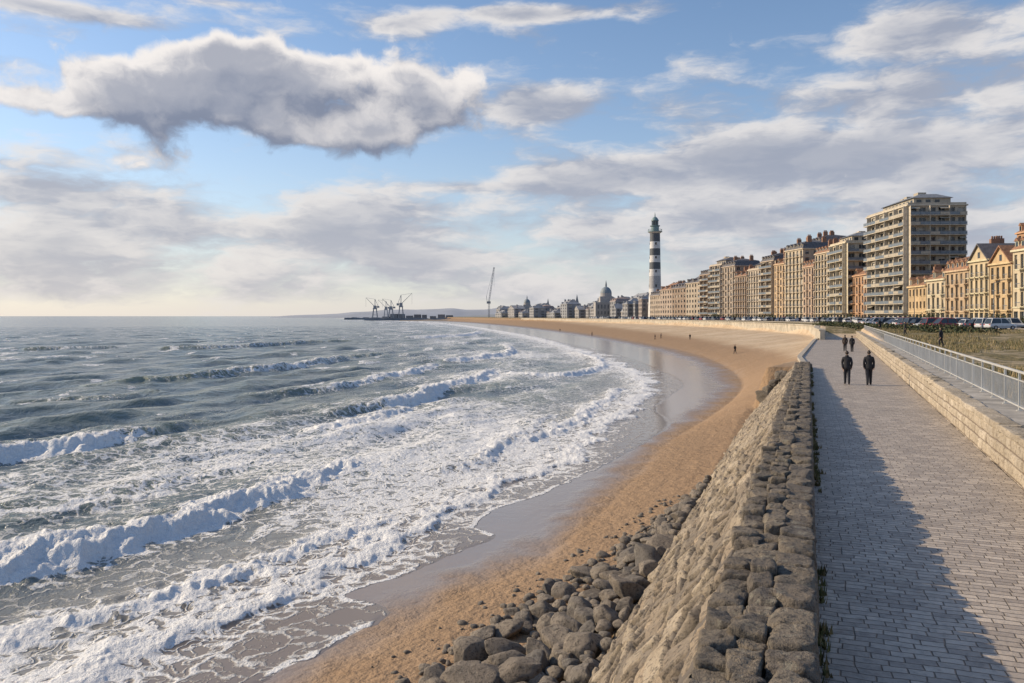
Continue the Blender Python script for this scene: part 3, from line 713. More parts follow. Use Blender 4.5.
    if roof=='flat':
        mr_.poly([Q(0,0,H),Q(L,0,H),Q(L,depth,H),Q(0,depth,H)],1)
        for a in((0,L,0,.25),(0,L,depth-.25,depth),(0,.25,.26,depth-.26),(L-.25,L,.26,depth-.26)):
            mr_.hexa([Q(a[0],a[2],H+.01),Q(a[1],a[2],H+.01),Q(a[1],a[3],H+.01),Q(a[0],a[3],H+.01),Q(a[0],a[2],H+.95),Q(a[1],a[2],H+.95),Q(a[1],a[3],H+.95),Q(a[0],a[3],H+.95)],2)
        a,b_,c,d=L*.10,L*.82,depth*.18,depth*.82
        hh=2.7
        mr_.hexa([Q(a,c,H+.02),Q(b_,c,H+.02),Q(b_,d,H+.02),Q(a,d,H+.02),Q(a,c,H+hh),Q(b_,c,H+hh),Q(b_,d,H+hh),Q(a,d,H+hh)],2)
        mr_.hexa([Q(a-.6,c-.6,H+hh+.01),Q(b_+.6,c-.6,H+hh+.01),Q(b_+.6,d+.6,H+hh+.01),Q(a-.6,d+.6,H+hh+.01),Q(a+2.5,c+3,H+hh+1.5),Q(b_-2.5,c+3,H+hh+1.5),Q(b_-2.5,d-3,H+hh+1.5),Q(a+2.5,d-3,H+hh+1.5)],0)
        k=a+.8
        while k<b_-2: mg.poly([Q(k,c-.02,H+.6),Q(k+1.4,c-.02,H+.6),Q(k+1.4,c-.02,H+2.2),Q(k,c-.02,H+2.2)],0);k+=2.6
        k=c+.8
        while k<d-2: mg.poly([Q(a-.02,k,H+.6),Q(a-.02,k+1.4,H+.6),Q(a-.02,k+1.4,H+2.2),Q(a-.02,k,H+2.2)],0);k+=2.6
        for k in range(3):
            u=L*r.uniform(.15,.75);w=r.uniform(.8,1.6);hh2=r.uniform(4.2,5.6)
            mr_.hexa([Q(u,depth*.45,H+2),Q(u+w*2,depth*.45,H+2),Q(u+w*2,depth*.6,H+2),Q(u,depth*.6,H+2),Q(u,depth*.45,H+hh2),Q(u+w*2,depth*.45,H+hh2),Q(u+w*2,depth*.6,H+hh2),Q(u,depth*.6,H+hh2)],2)
    elif roof in('mansard','hip'):
        ins,hh=(1.6,3.0) if roof=='mansard' else (depth*.42,depth*.32)
        a=[Q(-.3,-.3,H+.37),Q(L+.3,-.3,H+.37),Q(L+.3,depth+.3,H+.37),Q(-.3,depth+.3,H+.37)]
        iu=min(ins,L*.42)
        b_=[Q(iu,ins,H+hh),Q(L-iu,ins,H+hh),Q(L-iu,depth-ins,H+hh),Q(iu,depth-ins,H+hh)]
        mr_.hexa(a+b_,0)
        if roof=='mansard':
            i2=min(L*.3,depth*.4)
            c_=[Q(iu+i2,depth*.45,H+hh+1.3),Q(L-iu-i2,depth*.45,H+hh+1.3),Q(L-iu-i2,depth*.55,H+hh+1.3),Q(iu+i2,depth*.55,H+hh+1.3)]
            mr_.hexa([(p[0],p[1],p[2]+.02) for p in b_]+c_,0)
        nb=max(2,bays if bays<6 else bays-2)
        for k in range(nb):
            if k%2 and roof=='hip':continue
            u=(k+.5)*L/nb;w=.65
            mt.hexa([Q(u-w,.2,H+.5),Q(u+w,.2,H+.5),Q(u+w,2.2,H+.5),Q(u-w,2.2,H+.5),Q(u-w,.2,H+2.1),Q(u+w,.2,H+2.1),Q(u+w,2.2,H+2.1),Q(u-w,2.2,H+2.1)])
            mg.poly([Q(u-w+.2,.17,H+.75),Q(u+w-.2,.17,H+.75),Q(u+w-.2,.17,H+1.95),Q(u-w+.2,.17,H+1.95)],0)
            mr_.hexa([Q(u-w-.2,0,H+2.103),Q(u+w+.2,0,H+2.103),Q(u+w+.2,2.6,H+2.103),Q(u-w-.2,2.6,H+2.103),Q(u-.05,0,H+2.8),Q(u+.05,0,H+2.8),Q(u+.05,2.6,H+2.8),Q(u-.05,2.6,H+2.8)],0)
    elif roof=='gable':
        hp=min(L*.42,4.6)
        mw.poly([Q(0,0,H),Q(L,0,H),Q(L/2,0,H+hp)]);mw.poly([Q(0,depth,H),Q(L,depth,H),Q(L/2,depth,H+hp)])
        for s0,s1 in((-.4,L/2),(L+.4,L/2)):
            zb_=H-.25
            mr_.hexa([Q(s0,-.45,zb_),Q(s1,-.45,H+hp),Q(s1,depth+.3,H+hp),Q(s0,depth+.3,zb_),Q(s0,-.45,zb_+.3),Q(s1,-.45,H+hp+.3),Q(s1,depth+.3,H+hp+.3),Q(s0,depth+.3,zb_+.3)],0)
        mg.poly([Q(L/2-.5,-.02,H+hp*.2),Q(L/2+.5,-.02,H+hp*.2),Q(L/2+.5,-.02,H+hp*.2+1.3),Q(L/2-.5,-.02,H+hp*.2+1.3)],0)
    if roof!='flat':
        for k in range(2 if L<14 else 4):
            u=L*r.uniform(.08,.92);d=depth*r.uniform(.25,.7);w=.45
            zt=H+r.uniform(4.6,5.8)
            mr_.hexa([Q(u-w,d-.9,H),Q(u+w,d-.9,H),Q(u+w,d+.9,H),Q(u-w,d+.9,H),Q(u-w,d-.9,zt),Q(u+w,d-.9,zt),Q(u+w,d+.9,zt),Q(u-w,d+.9,zt)],3)
            for e in(-.5,0,.5):mr_.beam(Q(u,d+e,zt),Q(u,d+e,zt+.6),.28,4)
    mw.obj('walls',[wm],E);mg.obj('windows',[M_glass if detail else M_fglass,M_blind,M_frame],E);mt.obj('trim',[tm],E)
    mr_.obj('roof',[roofm or M_terra,M_zinc,wm,M_brickc if detail else wm,M_terra if detail else wm],E)
    if mbk.f:mbk.obj('balconies',[M_rail,simple('balcony_panel',(.14,.17,.20),.25),simple('awning_canvas',(.38,.34,.27),.7)],E)
    return E
ZB=6.42
def pxY(u,Y):return W(u,Y)
cream=(.50,.42,.295);ochre=(.48,.35,.20);sand_=(.44,.37,.275);grey=(.34,.32,.29);pinkc=(.40,.30,.225);orange=(.40,.245,.145);brown=(.27,.205,.155);dull=(.34,.28,.215)
building('row_house',(99,118),(99.4,131),13,ZB,4,3.5,5,sand_,'hip',balc=1,seed=1)
building('row_house',(99.4,131.2),(99.9,143),13,ZB,4,3.6,4,cream,'mansard',balc=1,seed=2)
building('row_house',(99.9,143.2),(100.6,152),13,ZB,4,3.6,4,ochre,'gable',balc=3,seed=3)
building('row_house',(100.6,152.2),(101.3,161),13,ZB,4,3.75,4,cream,'mansard',balc=1,seed=4)
building('row_house',(101.3,161.2),(102.0,170),13,ZB,4,3.2,4,ochre,'gable',balc=1,seed=5)
building('row_house',(102.0,170.2),(102.8,179),13,ZB,4,3.5,4,(.50,.41,.27),'gable',balc=3,seed=6,roofm=M_slate)
building('row_house',(102.8,179.2),(104,191),13,ZB,4,3.1,5,(.42,.31,.20),'mansard',balc=1,seed=7)
building('row_house',(104,191.2),(105.2,202),12,ZB,3,3.6,4,cream,'hip',balc=1,seed=8)
building('row_house',(105.2,202.2),(106.6,214),12,ZB,3,3.2,5,ochre,'hip',balc=0,seed=9)
building('apartment_tower',pxY(908,232),pxY(867,263),16.5,ZB,12,2.85,9,(.42,.375,.30),'flat',balc=2,side_bays=6,seed=10,wfrac=.70,roofm=M_zinc)
building('brick_townhouse',(128,190),(130,205),14,ZB,7,3.3,5,orange,'hip',seed=11)
building('brick_townhouse',(118,160),(120,176),14,ZB,6,3.2,5,(.40,.26,.155),'mansard',seed=12)
building('townhouse',pxY(867,268),pxY(850,288),13,ZB,5,3.2,6,orange,'hip',balc=1,seed=13)
building('apartment_block',pxY(846,286),pxY(830,304),15,ZB,9,3.15,5,(.48,.41,.31),'flat',balc=2,side_bays=4,seed=14,wfrac=.6,roofm=M_zinc)
building('apartment_block',pxY(830,304.3),pxY(815,320),15,ZB,9,2.95,5,sand_,'mansard',balc=3,side_bays=4,seed=34,wfrac=.55)
building('townhouse',pxY(814,321),pxY(803,331),14,ZB,7,3.15,4,pinkc,'mansard',balc=1,seed=15)
building('apartment_block',pxY(803,331),pxY(785,347),15,ZB,10,3.0,5,sand_,'mansard',balc=3,seed=16,roofm=M_slate)
building('apartment_block',pxY(820,348),pxY(806,366),15,ZB,11,3.1,5,dull,'mansard',balc=0,seed=36,roofm=M_slate)
building('townhouse',pxY(785,347),pxY(774,358),14,ZB,8,3.1,4,(.46,.34,.22),'hip',balc=1,seed=17)
building('apartment_block',pxY(774,358),pxY(761,373),15,ZB,9,3.0,5,dull,'mansard',balc=2,seed=18,roofm=M_slate)
building('apartment_block',pxY(761,373.3),pxY(748,388),15,ZB,8,3.0,5,(.42,.36,.29),'flat',balc=3,seed=38,roofm=M_slate)
building('apartment_block',pxY(747,388),pxY(735,403),15,ZB,7,3.1,5,brown,'hip',balc=3,seed=19)
building('apartment_block',pxY(735,403.3),pxY(722,420),15,ZB,9,3.05,5,(.34,.28,.225),'mansard',balc=1,seed=39,roofm=M_slate)
building('apartment_block',pxY(722,420),pxY(710,435),15,ZB,10,2.9,5,(.40,.35,.29),'flat',balc=2,seed=20,roofm=M_slate)
building('apartment_block',pxY(710,435.3),pxY(700,450),15,ZB,8,3.1,5,(.32,.25,.19),'mansard',balc=2,seed=40,roofm=M_slate)
building('townhouse',pxY(700,450),pxY(686,472),14,ZB,7,3.0,5,(.38,.32,.25),'hip',seed=21,roofm=M_slate)
building('townhouse',pxY(686,472),pxY(672,495),14,ZB,6,3.1,5,brown,'mansard',seed=22,roofm=M_slate)
building('townhouse',pxY(672,495),pxY(660,520),14,ZB,6,3.1,5,(.36,.29,.235),'hip',seed=23)
building('townhouse',pxY(660,520),pxY(650,545),14,ZB,5,3.1,5,(.36,.30,.24),'mansard',seed=24,roofm=M_slate)
rb=random.Random(9);k=0
M_hr=simple('hazy_roof',(.24,.25,.27),.8,0,.2,.2);M_ht=simple('hazy_tiles',(.28,.22,.20),.8,0,.2,.2)  # far roofs: haze mixed into the tile and roof colour
u=648.;Yc=600.
while u>488:
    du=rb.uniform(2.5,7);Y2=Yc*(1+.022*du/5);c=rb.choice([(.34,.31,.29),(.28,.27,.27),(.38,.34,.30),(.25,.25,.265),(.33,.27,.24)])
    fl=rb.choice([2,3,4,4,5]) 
    haze_mix=min(.65,(Yc-450)/900);c=tuple(a*(1-haze_mix)+b*haze_mix for a,b in zip(c,(.32,.345,.38)))  # wall colour blended to blue-grey with distance, painted-in haze
    off=rb.uniform(0,30);A_=np.array(pxY(u,Yc))+np.array([off,0]);B_=np.array(pxY(u-du*.9,Y2))+np.array([off,rb.uniform(-8,8)])
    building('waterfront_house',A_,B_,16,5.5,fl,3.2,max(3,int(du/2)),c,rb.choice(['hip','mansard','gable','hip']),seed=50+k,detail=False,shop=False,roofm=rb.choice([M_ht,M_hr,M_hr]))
    if rb.random()<.75:
        A2=A_+np.array([60,rb.uniform(40,120)]);B2=B_+np.array([60,100])
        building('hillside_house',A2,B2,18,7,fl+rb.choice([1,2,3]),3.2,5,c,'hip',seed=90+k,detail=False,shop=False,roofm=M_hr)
    u-=du;Yc=Y2;k+=1
print('buildings',time.time()-T0)
def dome_hall(cx,cy,s):
    E=empty('domed_hall',(cx,cy,6));E.scale=(s,s,s);mb=MB();mb.box(-14,14,-12,12,-2,20,0);mb.box(-8,8,-8,8,20,27,0)
    for k in range(6):
        mb.box(-11.5+k*4,-9.8+k*4,-12.05,-11.95,5,9,2);mb.box(-11.5+k*4,-9.8+k*4,-12.05,-11.95,12,17,2)
    prof=[(7,27),(7,31)]+[(7*math.cos(a),31+8*math.sin(a)) for a in np.linspace(.05,1.4,7)]+[(1.1,39),(1.1,42),(.1,47)]
    mb.ring(0,0,prof,20,[0,1]+[1]*10)
    mb.obj('hall_body',[simple('hall_stone',(.33,.32,.315),.8),simple('dome_lead',(.19,.23,.26),.6),M_fglass],E)
x,y=pxY(606,760);dome_hall(x,y,.78);x,y=pxY(527,1250);dome_hall(x,y,.75)
def spire(u,Y,s):
    x,y=pxY(u,Y);E=empty('church_spire',(x,y,6));E.scale=(s,s,s);mb=MB();mb.box(-4,4,-4,4,-2,26,0);mb.hexa([(-4.3,-4.3,26),(4.3,-4.3,26),(4.3,4.3,26),(-4.3,4.3,26),(-.1,-.1,48),(.1,-.1,48),(.1,.1,48),(-.1,.1,48)],1)
    mb.box(-1,1,-4.1,-4,18,23,2);mb.obj('tower_and_spire',[simple('spire_stone',(.28,.28,.29),.8),M_hr,M_fglass],E)
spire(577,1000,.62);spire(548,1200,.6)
# ================================================================ LIGHTHOUSE
LX_,LY_=pxY(655,578);E=empty('lighthouse',(LX_,LY_,6.4));mb=MB()
Ht=62.;prof=[]
zs_=[0,14,22,31,36,41,46,51,56,Ht];mt_=[0,0,3,0,1,0,1,0,1]
for z_ in zs_:prof.append((4.9-1.3*(z_/Ht)**.8,z_))
mb.ring(0,0,prof,32,mt_)
mb.ring(0,0,[(3.6,Ht),(5.0,Ht+1.0),(5.2,Ht+1.01),(5.2,Ht+1.6),(3.0,Ht+1.62)],32,[0,0,2,2])
for k in range(20):
    a=2*math.pi*k/20;mb.beam((5*math.cos(a),5*math.sin(a),Ht+1.6),(5*math.cos(a),5*math.sin(a),Ht+2.9),.14,2)
mb.ring(0,0,[(5.08,Ht+2.85),(5.08,Ht+3.0),(4.92,Ht+3.0),(4.92,Ht+2.85)],32,[2,2,2])
mb.ring(0,0,[(2.9,Ht+1.6),(2.9,Ht+5.0),(3.7,Ht+5.3),(3.7,Ht+5.7),(2.4,Ht+5.75)],24,[2,2,2,2])
mb.ring(0,0,[(2.3,Ht+5.7),(2.3,Ht+9.2)],16,[5])
for k in range(8):
    a=2*math.pi*k/8;mb.beam((2.35*math.cos(a),2.35*math.sin(a),Ht+5.7),(2.35*math.cos(a),2.35*math.sin(a),Ht+9.2),.2,2)
mb.ring(0,0,[(2.8,Ht+9.2),(2.7,Ht+9.6),(2.0,Ht+10.9),(1.0,Ht+11.9),(.35,Ht+12.3),(.35,Ht+13.3),(.05,Ht+15.5)],24,[2]*6)
for zw in(18,24,34.5,44.5,54.5):
    r0=4.9-1.3*(zw/Ht)**.8;mb.box(-.5,.5,-r0-.05,-r0+.4,zw-.9,zw+.9,4);mb.box(-r0-.05,-r0+.4,-.5,.5,zw-.9,zw+.9,4)
mb.obj('tower',[simple('lighthouse_white',(.58,.57,.56),.6,0,.12,.4),simple('lighthouse_black',(.075,.085,.10),.6),simple('lantern_green',(.16,.24,.25),.5),simple('lighthouse_grey',(.34,.34,.35),.6),M_dark,M_glass],E,False)
# ================================================================ ROAD, KERB, PAVEMENT
rc=catmull([(80,40),(84,90),(88,140),(92,180),(97,215),(103,245),(104.5,290),(102,330),(97,375),(90,430),(83,485),(77,540),(62,640)],5)
tang=np.gradient(rc,axis=0);tang/=np.linalg.norm(tang,axis=1)[:,None];nrm=np.stack([-tang[:,1],tang[:,0]],1)
def strip(name,o0,o1,z0,z1,mat,dash=None):
    mb=MB();L=rc+nrm*o0;R_=rc+nrm*o1
    for i in range(len(rc)-1):
        if dash and i%2:continue
        mb.hexa([(*L[i],z0),(*R_[i],z0),(*R_[i+1],z0),(*L[i+1],z0),(*L[i],z1),(*R_[i],z1),(*R_[i+1],z1),(*L[i+1],z1)])
    return mb.obj(name,[mat])
M_asph=simple('asphalt',(.055,.055,.058),.85,0,.2,.6)
strip('road',6,-4.5,6.1,6.45,M_asph);strip('road_marking',.07,-.07,6.454,6.458,simple('road_paint',(.75,.75,.72),.6),True)
M_pav=simple('pavement_slab',(.34,.31,.27),.85);strip('pavement',-4.503,-11.5,6.1,6.57,M_pav);strip('pavement',9.5,6.003,6.1,6.57,M_pav)
# ================================================================ CARS
def car_mesh(paint,kind):
    mb=MB();hw=.88
    st=[(-2.15,.70,.38,.62),(-2.05,.82,.28,.86),(-1.5,hw,.24,.93),(-.6,hw,.22,.95),(.5,hw,.22,.95),(1.2,.87,.24,.90),(1.85,.83,.26,.78),(2.13,.68,.36,.60)]
    rf=1.48 if kind==0 else 1.72
    for (a,b) in zip(st[:-1],st[1:]):
        pa=[(a[0],-a[1]*.94,a[2]),(a[0],a[1]*.94,a[2]),(a[0],a[1],(a[2]+a[3])/2),(a[0],a[1]*.95,a[3]),(a[0],-a[1]*.95,a[3]),(a[0],-a[1],(a[2]+a[3])/2)]
        pb=[(b[0],-b[1]*.94,b[2]),(b[0],b[1]*.94,b[2]),(b[0],b[1],(b[2]+b[3])/2),(b[0],b[1]*.95,b[3]),(b[0],-b[1]*.95,b[3]),(b[0],-b[1],(b[2]+b[3])/2)]
        for k in range(6):mb.poly([pa[k],pa[(k+1)%6],pb[(k+1)%6],pb[k]],0)
    for s in(st[0],st[-1]):mb.poly([(s[0],-s[1]*.94,s[2]),(s[0],s[1]*.94,s[2]),(s[0],s[1],(s[2]+s[3])/2),(s[0],s[1]*.95,s[3]),(s[0],-s[1]*.95,s[3]),(s[0],-s[1],(s[2]+s[3])/2)],0)
    back=-1.75 if kind==0 else -2.0
    b0=[(back,.80,.92),(back+.35,.62,rf-.06),(.35,.62,rf-.04),(1.15,.78,.92)]
    def sd(s):return [(p[0],p[1]*s,p[2]) for p in b0]
    l,r=sd(1),sd(-1)
    mb.poly(l,1);mb.poly(r[::-1],1);mb.poly([l[0],l[1],r[1],r[0]],1);mb.poly([l[3],l[2],r[2],r[3]],1)
    mb.hexa([(l[1][0]-.03,.65,rf-.08),(l[2][0]+.03,.65,rf-.06),(l[2][0]+.03,-.65,rf-.06),(l[1][0]-.03,-.65,rf-.08),(l[1][0]+.1,.55,rf+.02),(l[2][0]-.1,.55,rf+.02),(l[2][0]-.1,-.55,rf+.02),(l[1][0]+.1,-.55,rf+.02)],0)
    for s in(1,-1):
        for a,b in((l[1],l[0]),(l[2],l[3])):mb.beam((a[0],a[1]*s*1.01,a[2]),(b[0],b[1]*s*1.01,b[2]),.07,0)
        mb.beam((-.35,.64*s,rf-.05),(-.35,.81*s,.93),.07,0)
        mb.box(.75,.9,.86*s-.1,.86*s+.1,.93,1.05,0)
    for sx in(-1.3,1.32):
        for s in(1,-1):
            c=(sx,.80*s,.31);n=14;o0,o1=.80*s+.1*s,.80*s-.12*s
            ring=[(c[0]+.32*math.cos(2*math.pi*k/n),.31+.32*math.sin(2*math.pi*k/n)) for k in range(n)]
            for k in range(n):
                p,q_=ring[k],ring[(k+1)%n];mb.poly([(p[0],o0,p[1]),(q_[0],o0,q_[1]),(q_[0],o1,q_[1]),(p[0],o1,p[1])],2)
            mb.poly([(p[0],o0,p[1]) for p in ring],2);mb.poly([(c[0]+.19*math.cos(2*math.pi*k/n),o0+.006*s,.31+.19*math.sin(2*math.pi*k/n)) for k in range(n)],3)
    for s in(.6,-.6):
        mb.box(2.02,2.12,s-.16,s+.16,.60,.72,4);mb.box(-2.12,-2.03,s-.15,s+.15,.66,.82,5)
    me=bpy.data.meshes.new('parked_car');me.from_pydata(mb.v,[],mb.f)
    for m in(paint,M_glass,simple('tyre',(.02,.02,.02),.8),simple('wheel_rim',(.4,.4,.42),.35,.8),simple('headlamp',(.7,.7,.7),.2),simple('tail_lamp',(.35,.02,.02),.3)):me.materials.append(m)
    me.polygons.foreach_set('material_index',mb.mi);me.update();return me
paints=[(.03,.03,.035),(.45,.46,.47),(.6,.6,.6),(.10,.11,.13),(.04,.06,.13),(.25,.03,.03),(.18,.19,.2),(.55,.56,.58)]
cms=[car_mesh(simple('car_paint_%d'%i,c,.28,.1,.03),i%2) for i,c in enumerate(paints)]
cum=np.concatenate([[0],np.cumsum(np.linalg.norm(np.diff(rc,axis=0),axis=1))])
def at(s):
    p=np.array([np.interp(s,cum,rc[:,0]),np.interp(s,cum,rc[:,1])]);t_=np.array([np.interp(s,cum,tang[:,0]),np.interp(s,cum,tang[:,1])]);return p,t_,np.array([-t_[1],t_[0]])
rcx=random.Random(21)
for off in(4.9,-3.4):
    s=45.
    while s<cum[-1]-20:
        if rcx.random()<.83:
            p,t_,n_=at(s);p=p+n_*off;o=link('parked_car',rcx.choice(cms));o.location=(p[0],p[1],6.45);o.rotation_euler=(0,0,math.atan2(t_[1],t_[0])+(math.pi if rcx.random()<.4 else 0))
        s+=rcx.uniform(5.2,6.6)
mb=MB()
cpk=[(62,118),(76,112),(84,168),(74,172)]
mb.hexa([(x,y,6.0) for x,y in cpk]+[(x,y,6.47) for x,y in cpk]);mb.obj('car_park',[M_asph])
for row,(a,b) in enumerate([((66,122),(75,168)),((73,119),(80,166))]):
    for k in range(15):
        if rcx.random()<.2:continue
        f_=k/14;o=link('parked_car',rcx.choice(cms));o.location=(a[0]+(b[0]-a[0])*f_,a[1]+(b[1]-a[1])*f_,6.47);o.rotation_euler=(0,0,rcx.choice([0,math.pi])+.1+rcx.gauss(0,.03))
def lamp_mesh():
    mb=MB();mb.ring(0,0,[(.16,0),(.16,.5),(.09,.55),(.06,7.5)],10);mb.beam((0,0,7.45),(1.3,0,7.9),.07);mb.hexa([(1.1,-.12,7.82),(1.8,-.1,7.9),(1.8,.1,7.9),(1.1,.12,7.82),(1.1,-.12,7.95),(1.75,-.06,8.02),(1.75,.06,8.02),(1.1,.12,7.95)])
    me=bpy.data.meshes.new('street_lamp');me.from_pydata(mb.v,[],mb.f);me.materials.append(simple('lamp_metal',(.14,.15,.16),.5,.3));return me
lm=lamp_mesh();s=60
while s<cum[-1]-30:
    p,t_,n_=at(s);p=p+n_*7.2;o=link('street_lamp',lm);o.location=(*p,6.57);o.rotation_euler=(0,0,math.atan2(-n_[1],-n_[0]));s+=32
# ================================================================ HEDGE + SHRUBS
M_leaf=[simple('leaf_dark',(.035,.05,.02),.8),simple('leaf_mid',(.06,.075,.028),.8),simple('leaf_dry',(.11,.09,.04),.8)]
def leafcloud(mb,c,r,n,rr,ls=.3):
    for k in range(n):
        d=Vector((rr.gauss(0,1),rr.gauss(0,1),rr.gauss(0,1))).normalized()*(rr.random()**.4);p=Vector(c)+Vector((d.x*r[0],d.y*r[1],d.z*r[2]))
        a=Vector((rr.gauss(0,1),rr.gauss(0,1),rr.gauss(0,1))).normalized()*ls*rr.uniform(.6,1.3);b=a.cross(Vector((rr.gauss(0,1),rr.gauss(0,1),rr.gauss(0,1)))).normalized()*ls*.6
        mb.poly([p-a,p+b,p+a,p-b],rr.choice([0,0,1,1,2]) if d.z>-.2 else 0)
rr=random.Random(2);lb=MB()
for k in range(260):
    f_=k/259.;x=58+f_*12+rr.gauss(0,1.0);y=100+f_*80+rr.gauss(0,1.0)
    leafcloud(lb,(x,y,6.6),(1.1,1.1,rr.uniform(.4,.9)),34,rr,.2)
lb.obj('hedge',M_leaf)
lb=MB();s=95.
while s<430:
    p,t_,n_=at(s);p=p-n_*(9.0+rr.uniform(-.6,.6));hh=rr.choice([1.0,1.4,2.0,2.6])
    if rr.random()<.7:
        for j in range(4):leafcloud(lb,(p[0]+rr.gauss(0,.8),p[1]+rr.gauss(0,1.2),6.6+hh*rr.uniform(.3,.9)),(hh*.5,hh*.55,hh*.45),40,rr,.22)
    s+=rr.uniform(2.5,6)
lb.obj('garden_shrubs',M_leaf)
# ================================================================ HARBOUR, FAR COAST
M_far=simple('hazed_far_land',(.34,.37,.42),.95,0,.08,.004);M_far2=simple('far_rock',(.19,.20,.215),.95,0,.2,.02)  # distance haze put into the base colour, paler and bluer
def ridge(name,u0,u1,Y0,hs,depth,mat,n=60,seed=0):
    V=[];F_=[]
    for i in range(n+1):
        f_=i/n;u=u0+(u1-u0)*f_;x,y=pxY(u,Y0);hgt=np.interp(f_,np.linspace(0,1,len(hs)),hs)*(.8+.4*float(vn(np.array([f_*14.]),np.array([.3]),seed)[0]))
        for d,zf in((0,-2),(depth*.1,.55),(depth*.45,1.0),(depth,.75),(depth*2,-.1)):
            V.append((x*(1+d/Y0),y+d,zf if zf<-1 else hgt*zf))
    for i in range(n):
        for k in range(4):a=i*5+k;F_.append((a,a+5,a+6,a+1))
    np_mesh(name,V,F_,[mat])
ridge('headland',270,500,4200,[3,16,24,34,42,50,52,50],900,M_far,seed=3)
ridge('headland',430,640,2100,[4,10,14,19,25,30,32],500,simple('hazed_mid_land',(.23,.25,.265),.95,0,.2,.01),seed=5)  # nearer headland, its colour also blued as painted haze
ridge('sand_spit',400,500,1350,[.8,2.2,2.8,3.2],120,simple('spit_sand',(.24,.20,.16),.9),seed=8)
def bw(P0,P1,w,h):
    mb=MB();r=random.Random(4);n=60
    for k in range(n):
        f_=(k+.5)/n;x=P0[0]+(P1[0]-P0[0])*f_;y=P0[1]+(P1[1]-P0[1])*f_;hh=h*r.uniform(.75,1.15);ww=abs(P1[0]-P0[0])/n*.7
        mb.hexa([(x-ww,y-w,-2),(x+ww,y-w,-2),(x+ww,y+w,-2),(x-ww,y+w,-2),(x-ww*.9,y-w*.5,hh),(x+ww*.9,y-w*.4,hh*.95),(x+ww*.9,y+w*.5,hh),(x-ww*.9,y+w*.5,hh)])
    mb.obj('breakwater',[M_far2])
bw(pxY(365,1500),pxY(452,1500),10,4.5);bw(pxY(345,1900),pxY(420,1900),10,5)
mb=MB();x,y=pxY(412,1600)
for k in range(9):mb.box(x-60+k*16,x-60+k*16+rb.uniform(8,15),y,y+14,0,rb.uniform(7,13))
mb.obj('harbour_sheds',[M_far2])
M_crane=simple('crane_steel',(.24,.26,.29),.6)
def harbour_crane(u,Y,h,s=1):
    x,y=pxY(u,Y);E=empty('harbour_crane',(x,y,3));mb=MB();w=5
    for a in(-w,w):
        for b in(-4,4):mb.beam((a,b,0),(a*.5,b*.7,h*.5),.9)
    mb.box(-w*.7,w*.7,-3.4,3.4,h*.48,h*.54);mb.box(-2.6,2.6,-3,3,h*.541,h*.66)
    mb.beam((0,0,h*.64),(0,0,h*.98),1.1);mb.beam((s*1.5,0,h*.64),(s*h*.45,0,h*1.05),.9,0,.5);mb.beam((0,0,h*.98),(s*h*.45,0,h*1.05),.35);mb.beam((0,0,h*.98),(-s*6,0,h*.62),.6)
    mb.box(-s*6-2,-s*6+2,-2,2,h*.55,h*.64);mb.beam((-w,0,h*.2),(w,0,h*.2),.6)
    mb.beam((s*h*.45,0,h*1.05),(s*h*.45,0,h*.6),.25)
    mb.obj('steelwork',[M_crane],E)
harbour_crane(375,1500,38,-1);harbour_crane(391,1500,36,-1);harbour_crane(401,1500,46,1);harbour_crane(386,1900,42,-1)
def lattice(mb,p,q_,w,n):
    p=Vector(p);q_=Vector(q_);d=(q_-p);dn=d.normalized();a=dn.cross(Vector((0,1,0))).normalized()*w/2;b=Vector((0,w/2,0))
    cs=[a+b,a-b,-a-b,-a+b]
    for c in cs:mb.beam(p+c,q_+c,.4)
    for k in range(n):
        s0=p+d*(k/n);s1=p+d*((k+1)/n)
        for i in range(4):mb.beam(s0+cs[i],s1+cs[(i+1)%4],.3)
x,y=pxY(489,1250);E=empty('luffing_crane',(x,y,4));mb=MB();lattice(mb,(0,0,0),(0,0,24),2.2,8);mb.box(-3.5,2.5,-2,2,24,27.5);lattice(mb,(0,0,27),(8,0,81),1.8,14);mb.beam((-3,0,27),(-4,0,36),.6);mb.beam((-4,0,36),(8,0,81),.3)
mb.beam((8,0,81),(8,0,50),.22);mb.obj('steelwork',[M_crane],E)
